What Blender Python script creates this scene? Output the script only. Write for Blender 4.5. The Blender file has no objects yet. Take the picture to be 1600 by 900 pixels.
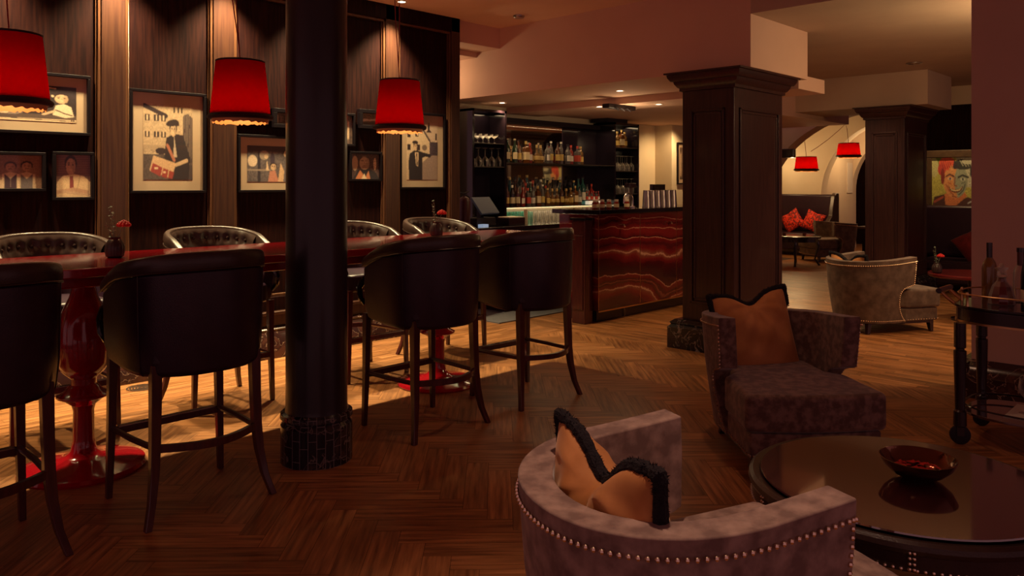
import bpy, bmesh, math, random
import numpy as np
from mathutils import Vector, Matrix
R = math.radians
PI = math.pi
rnd = random.Random(7)
SC = bpy.context.scene
COL = SC.collection

# ------------------------------------------------------------------ camera
ANG = 43.835
cam = bpy.data.cameras.new('camera'); camo = bpy.data.objects.new('camera', cam); COL.objects.link(camo)
camo.location = (0, 0, 1.5); camo.rotation_euler = (R(90), 0, R(ANG - 90))
cam.sensor_width = 36; cam.lens = 36 * 1228.98 / 1600; cam.shift_y = -162 / 1600
cam.clip_end = 100; cam.clip_start = .05
SC.camera = camo
# ------------------------------------------------------------------ world, exposure
w = bpy.data.worlds.new('world'); SC.world = w; w.use_nodes = True
w.node_tree.nodes['Background'].inputs[0].default_value = (.50, .220, .228, 1)
w.node_tree.nodes['Background'].inputs[1].default_value = .58
SC.view_settings.view_transform = 'Standard'; SC.view_settings.look = 'None'
SC.view_settings.exposure = 0; SC.view_settings.gamma = 1; SC.view_settings.use_curve_mapping = False
# ------------------------------------------------------------------ lights
WARM = (1, .66, .30); AMB = (1, .68, .34)
def spot(loc, power, cone=80, blend=.6, col=WARM, r=.04, aim=(0, 0, -1)):
    l = bpy.data.lights.new('spot', 'SPOT'); l.energy = power; l.color = col; l.spot_size = R(cone); l.spot_blend = blend
    l.shadow_soft_size = r
    o = bpy.data.objects.new('spot_light', l); COL.objects.link(o); o.location = loc
    o.rotation_euler = Vector(aim).to_track_quat('-Z', 'Y').to_euler(); return o
def point(loc, power, col=WARM, r=.05):
    l = bpy.data.lights.new('point', 'POINT'); l.energy = power; l.color = col; l.shadow_soft_size = r
    o = bpy.data.objects.new('point_light', l); COL.objects.link(o); o.location = loc; return o
def area(loc, sx, sy, power, col=WARM, aim=(0, 0, -1)):
    l = bpy.data.lights.new('area', 'AREA'); l.shape = 'RECTANGLE'; l.size = sx; l.size_y = sy; l.energy = power; l.color = col
    o = bpy.data.objects.new('strip_light', l); COL.objects.link(o); o.location = loc
    o.rotation_euler = Vector(aim).to_track_quat('-Z', 'Y').to_euler(); return o
WALLX = [.45, 1.35, 2.20, 3.05, 3.9, 4.75]
for x in WALLX:
    spot((x, 6.04, 3.25), 400, 94, .9, (1, .80, .41))
BARL = [(6.98, 6.87), (7.57, 5.81), (6.97, 5.07), (8.11, 5.70), (7.82, 5.13), (9.3, 6.3), (10.9, 6.6)]
for i, (x, y) in enumerate(BARL):
    spot((x, y, 2.46), [40, 36, 26, 36, 30, 34, 80][i], 120, .8, aim=(0, .45, -1))
LOUL = [(7.9, 2.75), (9.6, 3.0), (8.6, 1.7), (10.5, 3.75), (12.3, 2.3)]
for i, (x, y) in enumerate(LOUL):
    spot((x, y, 2.96), [105, 95, 55, 40, 12][i], 84, .8, AMB)
spot((7.7, 4.35, 2.42), 60, 90, .6)                      # downlight in the soffit between pillar and bar
spot((4.0, 2.4, 3.25), 26, 110, .8, (1, .55, .32))         # added dim fill spot to brighten the lounge group and floor, no fitting
spot((1.7, 1.2, 3.25), 125, 50, .8, (1, .62, .42))
point((5.85, 7.1, 2.72), 9, (1, .68, .34), .08)             # lamp over the passage behind the wall end
point((7.35, 1.05, 2.3), 60, (1, .70, .34), .08)          # sconce behind the right pier
point((7.62, 5.45, 2.2), 7, (1, .70, .36), .1)          # added fill below the ceiling track, standing in for bounced light
point((15.6, 6.95, 1.9), 36, (1, .62, .28), .1)
point((16.5, 7.75, 1.95), 9, (1, .68, .32), .05)
point((17.9, 6.2, 2.2), 40, (1, .62, .28), .1)

# ------------------------------------------------------------------ materials
def mat(name, col, rough=.5, metal=0, col2=None, scale=8, stretch=(1, 1, 1), spec=.5, coat=0, sheen=0, trans=0, emit=None, es=0,
        bump=0, bscale=60, detail=4, lo=.35, hi=.65, ior=1.45, sheen_col=None):
    m = bpy.data.materials.new(name); m.use_nodes = True; nt = m.node_tree; b = nt.nodes['Principled BSDF']
    b.inputs['Base Color'].default_value = (*col, 1); b.inputs['Roughness'].default_value = rough; b.inputs['Metallic'].default_value = metal
    b.inputs['Specular IOR Level'].default_value = spec; b.inputs['Coat Weight'].default_value = coat; b.inputs['Coat Roughness'].default_value = .08
    b.inputs['Sheen Weight'].default_value = sheen; b.inputs['Sheen Roughness'].default_value = .4; b.inputs['Transmission Weight'].default_value = trans; b.inputs['IOR'].default_value = ior
    if sheen_col: b.inputs['Sheen Tint'].default_value = (*sheen_col, 1)
    if emit: b.inputs['Emission Color'].default_value = (*emit, 1); b.inputs['Emission Strength'].default_value = es
    tc = nt.nodes.new('ShaderNodeTexCoord'); mp = nt.nodes.new('ShaderNodeMapping'); mp.inputs['Scale'].default_value = stretch
    nt.links.new(tc.outputs['Object'], mp.inputs[0])
    if col2:
        n = nt.nodes.new('ShaderNodeTexNoise'); n.inputs['Scale'].default_value = scale; n.inputs['Detail'].default_value = detail
        r = nt.nodes.new('ShaderNodeValToRGB'); r.color_ramp.elements[0].position = lo; r.color_ramp.elements[1].position = hi
        r.color_ramp.elements[0].color = (*col, 1); r.color_ramp.elements[1].color = (*col2, 1)
        nt.links.new(mp.outputs[0], n.inputs[0]); nt.links.new(n.outputs[0], r.inputs[0]); nt.links.new(r.outputs[0], b.inputs['Base Color'])
    if bump:
        n = nt.nodes.new('ShaderNodeTexNoise'); n.inputs['Scale'].default_value = bscale; n.inputs['Detail'].default_value = 3
        bp = nt.nodes.new('ShaderNodeBump'); bp.inputs['Strength'].default_value = bump; bp.inputs['Distance'].default_value = .01
        nt.links.new(mp.outputs[0], n.inputs[0]); nt.links.new(n.outputs[0], bp.inputs['Height']); nt.links.new(bp.outputs[0], b.inputs['Normal'])
    return m
M = {}
M['panel'] = mat('dark wood panel', (.009, .0024, .003), .6, col2=(.023, .0062, .005), scale=5, stretch=(12, 12, .7), detail=8, spec=.08)
M['mould'] = mat('wood moulding', (.075, .028, .014), .3, col2=(.11, .045, .022), scale=6, stretch=(9, 9, .6))
M['frameblk'] = mat('black frame', (.007, .004, .006), .45, spec=.12)
M['stile'] = mat('wood stile', (.034, .012, .009), .34, col2=(.060, .023, .013), scale=5, stretch=(12, 12, .5), coat=.15, detail=8)
M['pillarwood'] = mat('pillar wood', (.032, .010, .012), .36, col2=(.058, .021, .020), scale=6, stretch=(9, 9, .6), coat=.1, detail=8)
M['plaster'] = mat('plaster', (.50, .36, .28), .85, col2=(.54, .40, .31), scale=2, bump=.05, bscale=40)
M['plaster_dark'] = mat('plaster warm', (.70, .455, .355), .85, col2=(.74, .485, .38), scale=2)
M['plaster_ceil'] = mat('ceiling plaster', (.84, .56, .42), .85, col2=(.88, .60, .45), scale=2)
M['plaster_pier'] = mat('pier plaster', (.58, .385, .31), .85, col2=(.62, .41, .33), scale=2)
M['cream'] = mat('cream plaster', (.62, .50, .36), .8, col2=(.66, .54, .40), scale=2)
M['mahog'] = mat('mahogany', (.050, .009, .011), .28, col2=(.085, .018, .016), scale=8, stretch=(6, 6, .8), coat=.4)
M['leather'] = mat('dark leather', (.020, .006, .017), .36, col2=(.028, .009, .021), scale=14, bump=.12, bscale=180)
M['leather2'] = mat('tufted leather', (.035, .018, .016), .30, col2=(.045, .024, .02), scale=14, bump=.1, bscale=160)
M['red'] = mat('red lacquer', (.32, .004, .010), .12, coat=.9, col2=(.36, .005, .012), scale=3)
M['chrome'] = mat('chrome', (.55, .5, .5), .2, 1)
M['brass'] = mat('brass', (.75, .48, .24), .28, 1)
M['nail'] = mat('nail heads', (.80, .62, .48), .25, 1)
M['black'] = mat('black gloss', (.010, .006, .010), .14, coat=.5)
M['blackm'] = mat('black matt', (.012, .006, .012), .6)
M['colpaint'] = mat('column paint', (.018, .010, .016), .33, coat=.1)
M['velvet'] = mat('mauve velvet', (.18, .108, .09), .8, sheen=.35, col2=(.38, .255, .21), scale=18, bump=.15, bscale=22, detail=9, lo=.38, hi=.66)
M['velvet_b'] = mat('brown velvet', (.095, .046, .034), .72, sheen=.3, col2=(.21, .122, .092), scale=24, bump=.1, bscale=25, detail=8, lo=.42, hi=.62)
M['velvet_t'] = mat('taupe velvet', (.085, .052, .042), .8, sheen=.2, col2=(.165, .108, .085), scale=12, bump=.1, bscale=25, detail=7)
M['orange'] = mat('orange velvet', (.44, .17, .045), .75, sheen=.4, col2=(.58, .25, .085), scale=7, bump=.25, bscale=9, sheen_col=(1, .7, .5))
M['fringe'] = mat('black fringe', (.008, .004, .008), .95, bump=.6, bscale=150)
M['redcush'] = mat('red cushion', (.20, .009, .010), .8, sheen=.15, col2=(.13, .007, .009), scale=14)
M['redpat'] = mat('red patterned', (.75, .035, .010), .7, col2=(.16, .01, .01), scale=26, lo=.45, hi=.55)
M['glassdark'] = mat('dark glass top', (.060, .016, .020), .05, coat=1, col2=(.066, .019, .022), scale=3, spec=1, ior=1.9)
M['shelfglass'] = mat('dark shelf glass', (.03, .02, .02), .4)
M['bronze'] = mat('bronze bowl', (.20, .10, .065), .14, 1, bump=.1, bscale=40)
M['petal'] = mat('red petals', (.80, .015, .012), .6, col2=(.50, .010, .012), scale=30)
M['leaf'] = mat('eucalyptus', (.20, .23, .17), .7)
M['vase'] = mat('ribbed vase', (.035, .018, .02), .3)
M['gold_in'] = mat('shade lining', (.75, .38, .14), .5)
M['spotface'] = mat('lamp face', (1, .9, .7), .5, emit=(1, .85, .6), es=9)
M['mat'] = mat('grey floor mat', (.10, .09, .10), .9, col2=(.12, .11, .12), scale=50)
M['steel'] = mat('steel', (.45, .40, .38), .3, 1)
M['paper'] = mat('cream mat board', (.46, .32, .21), .6, col2=(.49, .345, .23), scale=4)
M['white'] = mat('white', (.7, .62, .52), .5)
M['ebony'] = mat('ebony', (.022, .009, .012), .25, coat=.4)
M['goldframe'] = mat('dull gold frame', (.05, .026, .014), .5, col2=(.075, .04, .02), scale=15)
M['screen'] = mat('screen', (.035, .03, .035), .35, emit=(.5, .55, .7), es=.012)
M['screenb'] = mat('lit panel', (.2, .25, .3), .3, emit=(.6, .75, 1), es=.35)
M['extred'] = mat('extinguisher red', (.05, .008, .01), .35)
M['mosaic_c'] = None
def marble(name, dark, mid, vein):
    m = bpy.data.materials.new(name); m.use_nodes = True; nt = m.node_tree; b = nt.nodes['Principled BSDF']; b.inputs['Roughness'].default_value = .18
    tc = nt.nodes.new('ShaderNodeTexCoord'); n = nt.nodes.new('ShaderNodeTexNoise'); n.inputs['Scale'].default_value = 7; n.inputs['Detail'].default_value = 8; n.inputs['Distortion'].default_value = 1.2
    r = nt.nodes.new('ShaderNodeValToRGB'); e = r.color_ramp.elements; e[0].position = .40; e[0].color = (*dark, 1); e[1].position = .62; e[1].color = (*mid, 1)
    for p, c in ((.495, dark), (.51, vein), (.525, dark)): k = e.new(p); k.color = (*c, 1)
    nt.links.new(tc.outputs['Object'], n.inputs[0]); nt.links.new(n.outputs[0], r.inputs[0]); nt.links.new(r.outputs[0], b.inputs['Base Color']); return m
M['marble'] = marble('dark red marble', (.035, .014, .014), (.09, .035, .026), (.36, .24, .18))
M['marbleb'] = marble('black marble', (.012, .008, .012), (.030, .016, .018), (.26, .20, .18))
def mosaic():
    m = marble('marble mosaic', (.012, .010, .016), (.05, .035, .035), (.20, .16, .15)); nt = m.node_tree; b = nt.nodes['Principled BSDF']
    src = b.inputs['Base Color'].links[0].from_socket
    uv = nt.nodes.new('ShaderNodeUVMap'); br = nt.nodes.new('ShaderNodeTexBrick'); br.offset = .35
    br.inputs['Color1'].default_value = (0, 0, 0, 1); br.inputs['Color2'].default_value = (0, 0, 0, 1); br.inputs['Mortar'].default_value = (1, 1, 1, 1)
    br.inputs['Scale'].default_value = 1; br.inputs['Brick Width'].default_value = .11; br.inputs['Row Height'].default_value = .045; br.inputs['Mortar Size'].default_value = .0016
    mp = nt.nodes.new('ShaderNodeMapping'); mp.inputs['Rotation'].default_value = (0, 0, R(90))
    nt.links.new(uv.outputs[0], mp.inputs[0]); nt.links.new(mp.outputs[0], br.inputs[0])
    mx = nt.nodes.new('ShaderNodeMix'); mx.data_type = 'RGBA'; nt.links.new(br.outputs['Color'], mx.inputs[0]); nt.links.new(src, mx.inputs[6]); mx.inputs[7].default_value = (.20, .17, .17, 1)
    nt.links.new(mx.outputs[2], b.inputs['Base Color']); return m
M['mosaic'] = mosaic()
def onyx():
    m = bpy.data.materials.new('banded red onyx'); m.use_nodes = True; nt = m.node_tree; b = nt.nodes['Principled BSDF']; b.inputs['Roughness'].default_value = .12; b.inputs['Coat Weight'].default_value = .5
    N = nt.nodes.new; L = nt.links.new
    tc = N('ShaderNodeTexCoord'); sp = N('ShaderNodeSeparateXYZ'); L(tc.outputs['Object'], sp.inputs[0])
    def mth(op, a, bb=None):
        n = N('ShaderNodeMath'); n.operation = op
        for i, v in enumerate((a, bb)):
            if v is None: continue
            if isinstance(v, (int, float)): n.inputs[i].default_value = v
            else: L(v, n.inputs[i])
        return n.outputs[0]
    n1 = N('ShaderNodeTexNoise'); n1.inputs['Scale'].default_value = 1.3; n1.inputs['Detail'].default_value = 2
    mp = N('ShaderNodeMapping'); mp.inputs['Scale'].default_value = (1, 1, 1.6); L(tc.outputs['Object'], mp.inputs[0]); L(mp.outputs[0], n1.inputs[0])
    n2 = N('ShaderNodeTexNoise'); n2.inputs['Scale'].default_value = 28; n2.inputs['Detail'].default_value = 4; L(tc.outputs['Object'], n2.inputs[0])
    sx = mth('MULTIPLY', sp.outputs[0], 2.9); sn = mth('SINE', mth('ADD', sx, .6)); hump = mth('MULTIPLY', sn, .085)
    low = mth('MULTIPLY', mth('SUBTRACT', 1.2, sp.outputs[2]), .9)      # humps grow towards the floor
    h = mth('MULTIPLY', hump, mth('ADD', low, .3))
    v = mth('SUBTRACT', sp.outputs[2], h)
    v = mth('ADD', v, mth('MULTIPLY', mth('SUBTRACT', n1.outputs[0], .5), .36))
    v = mth('ADD', v, mth('MULTIPLY', mth('SUBTRACT', n2.outputs[0], .5), .030))
    r = N('ShaderNodeValToRGB'); L(mth('MULTIPLY', v, .80), r.inputs[0]); e = r.color_ramp.elements
    D = (.07, .006, .008); A = (.17, .013, .014); O = (.21, .055, .038); W = (.60, .32, .23); K = (.045, .012, .014)
    stops = [(0, K), (.13, D), (.19, A), (.215, O), (.222, W), (.228, A), (.27, D), (.285, O), (.29, D), (.345, A), (.350, W), (.355, D), (.40, K), (.47, D), (.51, A), (.535, O), (.545, W), (.552, O), (.57, A), (.62, D), (.685, A), (.69, W), (.695, D), (.75, A), (.796, A), (.80, W), (.804, A), (.85, D), (.895, A), (.90, W), (.905, A), (1, O)]
    e[0].position = 0; e[0].color = (*K, 1); e[1].position = 1; e[1].color = (*O, 1)
    for p, c in stops[1:-1]: k = e.new(p); k.color = (*c, 1)
    L(r.outputs[0], b.inputs['Base Color']); return m
M['onyx'] = onyx()
def plank_mat():
    m = bpy.data.materials.new('oak parquet'); m.use_nodes = True; nt = m.node_tree; b = nt.nodes['Principled BSDF']; N = nt.nodes.new; L = nt.links.new
    b.inputs['Roughness'].default_value = .34; b.inputs['Specular IOR Level'].default_value = .4
    uv = N('ShaderNodeUVMap'); mp = N('ShaderNodeMapping'); mp.inputs['Scale'].default_value = (3, 42, 1); L(uv.outputs[0], mp.inputs[0])
    n = N('ShaderNodeTexNoise'); n.inputs['Scale'].default_value = 1; n.inputs['Detail'].default_value = 6; L(mp.outputs[0], n.inputs[0])
    at = N('ShaderNodeVertexColor'); at.layer_name = 'Col'
    r = N('ShaderNodeValToRGB'); r.color_ramp.elements[0].position = .3; r.color_ramp.elements[0].color = (.45, .36, .32, 1); r.color_ramp.elements[1].position = .66; r.color_ramp.elements[1].color = (1.3, 1.3, 1.3, 1)
    L(n.outputs[0], r.inputs[0]); mx = N('ShaderNodeMix'); mx.data_type = 'RGBA'; mx.blend_type = 'MULTIPLY'; mx.inputs[0].default_value = 1
    L(at.outputs[0], mx.inputs[6]); L(r.outputs[0], mx.inputs[7]); L(mx.outputs[2], b.inputs['Base Color'])
    n3 = N('ShaderNodeTexNoise'); n3.inputs['Scale'].default_value = 1.2; r3 = N('ShaderNodeMapRange'); r3.inputs[3].default_value = .26; r3.inputs[4].default_value = .48
    tc = N('ShaderNodeTexCoord'); L(tc.outputs['Object'], n3.inputs[0]); L(n3.outputs[0], r3.inputs[0]); L(r3.outputs[0], b.inputs['Roughness'])
    bp = N('ShaderNodeBump'); bp.inputs['Strength'].default_value = .15; bp.inputs['Distance'].default_value = .002; L(n.outputs[0], bp.inputs['Height']); L(bp.outputs[0], b.inputs['Normal'])
    return m
M['plank'] = plank_mat()
def thin_glass(name, tint=(1, 1, 1), gl=.35):
    m = bpy.data.materials.new(name); m.use_nodes = True; nt = m.node_tree; nt.nodes.clear(); N = nt.nodes.new
    o = N('ShaderNodeOutputMaterial'); t = N('ShaderNodeBsdfTransparent'); t.inputs[0].default_value = (*tint, 1); g = N('ShaderNodeBsdfGlossy'); g.inputs['Roughness'].default_value = .05
    fr = N('ShaderNodeLayerWeight'); fr.inputs[0].default_value = gl; mx = N('ShaderNodeMixShader')
    nt.links.new(fr.outputs['Facing' if gl > .3 else 'Fresnel'], mx.inputs[0]); nt.links.new(t.outputs[0], mx.inputs[1]); nt.links.new(g.outputs[0], mx.inputs[2]); nt.links.new(mx.outputs[0], o.inputs[0]); return m
M['pane'] = thin_glass('picture glass', (1, 1, 1), .12)
_p = M['pane'].node_tree; _m = [n for n in _p.nodes if n.type == 'MIX_SHADER'][0]; _p.links.remove(_m.inputs[0].links[0]); _m.inputs[0].default_value = .045
def ware(name, c, d):
    m = thin_glass(name, c, .6); nt = m.node_tree; mx = [n for n in nt.nodes if n.type == 'MIX_SHADER'][0]; g = [n for n in nt.nodes if n.type == 'BSDF_GLOSSY'][0]; g.inputs['Roughness'].default_value = .22
    df = nt.nodes.new('ShaderNodeBsdfTranslucent'); df.inputs[0].default_value = (*d, 1); d2 = nt.nodes.new('ShaderNodeBsdfDiffuse'); d2.inputs[0].default_value = (*d, 1); a = nt.nodes.new('ShaderNodeMixShader'); a.inputs[0].default_value = .5; nt.links.new(df.outputs[0], a.inputs[1]); nt.links.new(d2.outputs[0], a.inputs[2])
    b = nt.nodes.new('ShaderNodeMixShader'); b.inputs[0].default_value = .45; nt.links.new(g.outputs[0], b.inputs[1]); nt.links.new(a.outputs[0], b.inputs[2]); nt.links.new(b.outputs[0], mx.inputs[2]); return m
M['clear'] = ware('clear glass', (.92, .90, .88), (.75, .70, .66))
M['clear_g'] = ware('green tinged glass', (.65, .88, .82), (.30, .60, .55))
M['mirror'] = mat('mirror', (.80, .72, .66), .03, 1)
def shade_mat(name, c, glow):
    m = bpy.data.materials.new(name); m.use_nodes = True; nt = m.node_tree; nt.nodes.clear(); N = nt.nodes.new
    o = N('ShaderNodeOutputMaterial'); d = N('ShaderNodeBsdfDiffuse'); d.inputs[0].default_value = (*c, 1); t = N('ShaderNodeBsdfTranslucent'); t.inputs[0].default_value = (*glow, 1)
    mx = N('ShaderNodeMixShader'); mx.inputs[0].default_value = .62
    nt.links.new(d.outputs[0], mx.inputs[1]); nt.links.new(t.outputs[0], mx.inputs[2]); nt.links.new(mx.outputs[0], o.inputs[0]); return m
M['shade'] = shade_mat('red shade silk', (.20, .002, .012), (.50, .003, .022))
M['shade_far'] = shade_mat('glowing red shade', (.5, .015, .01), (.75, .03, .012))
M['vcol'] = bpy.data.materials.new('print'); M['vcol'].use_nodes = True
_n = M['vcol'].node_tree; _a = _n.nodes.new('ShaderNodeVertexColor'); _a.layer_name = 'Col'; _n.links.new(_a.outputs[0], _n.nodes['Principled BSDF'].inputs['Base Color']); _n.nodes['Principled BSDF'].inputs['Roughness'].default_value = .6
def liquid(name, c, trans=.35, rough=.08): return mat('bottle ' + name, c, rough, coat=.6, trans=trans)
BOT = dict(brown=liquid('brown', (.09, .022, .010)), green=liquid('green', (.015, .035, .018)), clear=liquid('clear', (.22, .20, .19), .6), amber=liquid('amber', (.22, .07, .015), .5),
           blue=liquid('blue', (.012, .08, .12), .4), dark=liquid('dark', (.012, .010, .014), .1), red=liquid('red', (.24, .018, .012), .3), teal=liquid('teal', (.012, .10, .10), .4), golden=liquid('golden', (.28, .13, .03), .5))
LABELM = dict(cream=mat('cream label', (.62, .50, .32), .6), yellow=mat('yellow label', (.60, .42, .12), .6), white=mat('white label', (.70, .64, .55), .6), red=mat('red label', (.45, .05, .03), .6), black=mat('black label', (.02, .02, .02), .5), gold=mat('gold label', (.5, .34, .12), .4))

# ------------------------------------------------------------------ mesh builder
class B:
    def __init__(s): s.v = []; s.f = []; s.m = []; s.mi = 0
    def add(s, vs, fs):
        o = len(s.v); s.v += [tuple(v) for v in vs]; s.f += [tuple(o + i for i in f) for f in fs]; s.m += [s.mi] * len(fs); return s
    def box(s, x0, x1, y0, y1, z0, z1):
        return s.add([(x0, y0, z0), (x1, y0, z0), (x1, y1, z0), (x0, y1, z0), (x0, y0, z1), (x1, y0, z1), (x1, y1, z1), (x0, y1, z1)],
                     [(3, 2, 1, 0), (4, 5, 6, 7), (0, 1, 5, 4), (1, 2, 6, 5), (2, 3, 7, 6), (3, 0, 4, 7)])
    def prism(s, poly, z0, z1, axis='z'):
        n = len(poly)
        def p(a, b, c): return {'z': (a, b, c), 'y': (a, c, b), 'x': (c, a, b)}[axis]
        return s.add([p(a, b, z0) for a, b in poly] + [p(a, b, z1) for a, b in poly], [tuple(range(n))[::-1], tuple(range(n, 2 * n))] + [(i, (i + 1) % n, n + (i + 1) % n, n + i) for i in range(n)])
    def lathe(s, prof, n=24, c=(0, 0, 0), caps=True):
        vs = [];
        for r, z in prof:
            for k in range(n): a = 2 * PI * k / n; vs.append((c[0] + r * math.cos(a), c[1] + r * math.sin(a), c[2] + z))
        fs = []
        for i in range(len(prof) - 1):
            for k in range(n): fs.append((i * n + k, i * n + (k + 1) % n, (i + 1) * n + (k + 1) % n, (i + 1) * n + k))
        if caps:
            if prof[0][0] > 1e-4: fs.append(tuple(range(n))[::-1])
            if prof[-1][0] > 1e-4: fs.append(tuple(range((len(prof) - 1) * n, len(prof) * n)))
        return s.add(vs, fs)
    def tube(s, pts, r, n=8, closed=False, rad=None):
        pts = [Vector(p) for p in pts]; vs = []; N = len(pts)
        up = None
        for i, p in enumerate(pts):
            a = pts[(i - 1) % N] if (closed or i) else pts[0]; b = pts[(i + 1) % N] if (closed or i < N - 1) else pts[-1]
            t = (b - a).normalized()
            if up is None: up = Vector((0, 0, 1)) if abs(t.z) < .9 else Vector((1, 0, 0))
            u = t.cross(up); u = u.normalized() if u.length > 1e-5 else Vector((1, 0, 0)); w_ = u.cross(t).normalized(); up = w_
            rr = rad[i] if rad else r
            for k in range(n): an = 2 * PI * k / n; vs.append(p + u * rr * math.cos(an) + w_ * rr * math.sin(an))
        fs = []
        for i in range(N if closed else N - 1):
            j = (i + 1) % N
            for k in range(n): fs.append((i * n + k, i * n + (k + 1) % n, j * n + (k + 1) % n, j * n + k))
        if not closed: fs += [tuple(range(n))[::-1], tuple(range((N - 1) * n, N * n))]
        return s.add(vs, fs)
    def sweep(s, pts, ws, ds):      # rectangular leg through points, half widths ws, ds
        vs = []
        for p, a, b in zip(pts, ws, ds): vs += [(p[0] - a, p[1] - b, p[2]), (p[0] + a, p[1] - b, p[2]), (p[0] + a, p[1] + b, p[2]), (p[0] - a, p[1] + b, p[2])]
        fs = [(3, 2, 1, 0)]; n = len(pts)
        for i in range(n - 1):
            for k in range(4): fs.append((i * 4 + k, i * 4 + (k + 1) % 4, i * 4 + 4 + (k + 1) % 4, i * 4 + 4 + k))
        fs.append((n * 4 - 4, n * 4 - 3, n * 4 - 2, n * 4 - 1)); return s.add(vs, fs)
    def ball(s, c, r, n=6, m=4, sz=1):
        return s.lathe([(r * math.sin(PI * i / m), -r * sz * math.cos(PI * i / m)) for i in range(m + 1)], n, c, caps=False)
    def build(s, name, m, parent=None, loc=None, bev=0, seg=2, sub=0, smooth=True, ang=35, uv=None):
        me = bpy.data.meshes.new(name); me.from_pydata(s.v, [], s.f)
        for x in (m if isinstance(m, (list, tuple)) else [m]): me.materials.append(M[x] if isinstance(x, str) else x)
        me.polygons.foreach_set('material_index', s.m)
        bm = bmesh.new(); bm.from_mesh(me); bmesh.ops.recalc_face_normals(bm, faces=bm.faces); bm.to_mesh(me); bm.free()
        if smooth: me.shade_smooth(); me.set_sharp_from_angle(angle=R(ang))
        o = bpy.data.objects.new(name, me); COL.objects.link(o)
        if parent: o.parent = parent
        if loc: o.location = loc
        if bev: md = o.modifiers.new('b', 'BEVEL'); md.width = bev; md.segments = seg; md.limit_method = 'ANGLE'; md.angle_limit = R(40); md.harden_normals = True
        if sub: md = o.modifiers.new('s', 'SUBSURF'); md.levels = sub; md.render_levels = sub
        return o
def empty(name, loc=(0, 0, 0), rz=0):
    o = bpy.data.objects.new(name, None); COL.objects.link(o); o.location = loc; o.rotation_euler = (0, 0, rz); o.empty_display_size = .1; return o
def tag(o, label=None, cat=None, group=None, kind=None):
    if label: o['label'] = label
    if cat: o['category'] = cat
    if group: o['group'] = group
    if kind: o['kind'] = kind
    return o
def struct(o): o['kind'] = 'structure'; return o
def kids(o): return [c for c in bpy.data.objects if c.parent == o]
def copy_tree(o, parent=None):
    c = o.copy(); COL.objects.link(c); c.parent = parent
    for ch in kids(o): copy_tree(ch, c)
    return c
ORD = ['first', 'second', 'third', 'fourth', 'fifth', 'sixth', 'seventh', 'eighth', 'ninth', 'tenth', 'eleventh', 'twelfth', 'thirteenth', 'fourteenth', 'fifteenth', 'sixteenth', 'seventeenth', 'eighteenth', 'nineteenth', 'twentieth']

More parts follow.
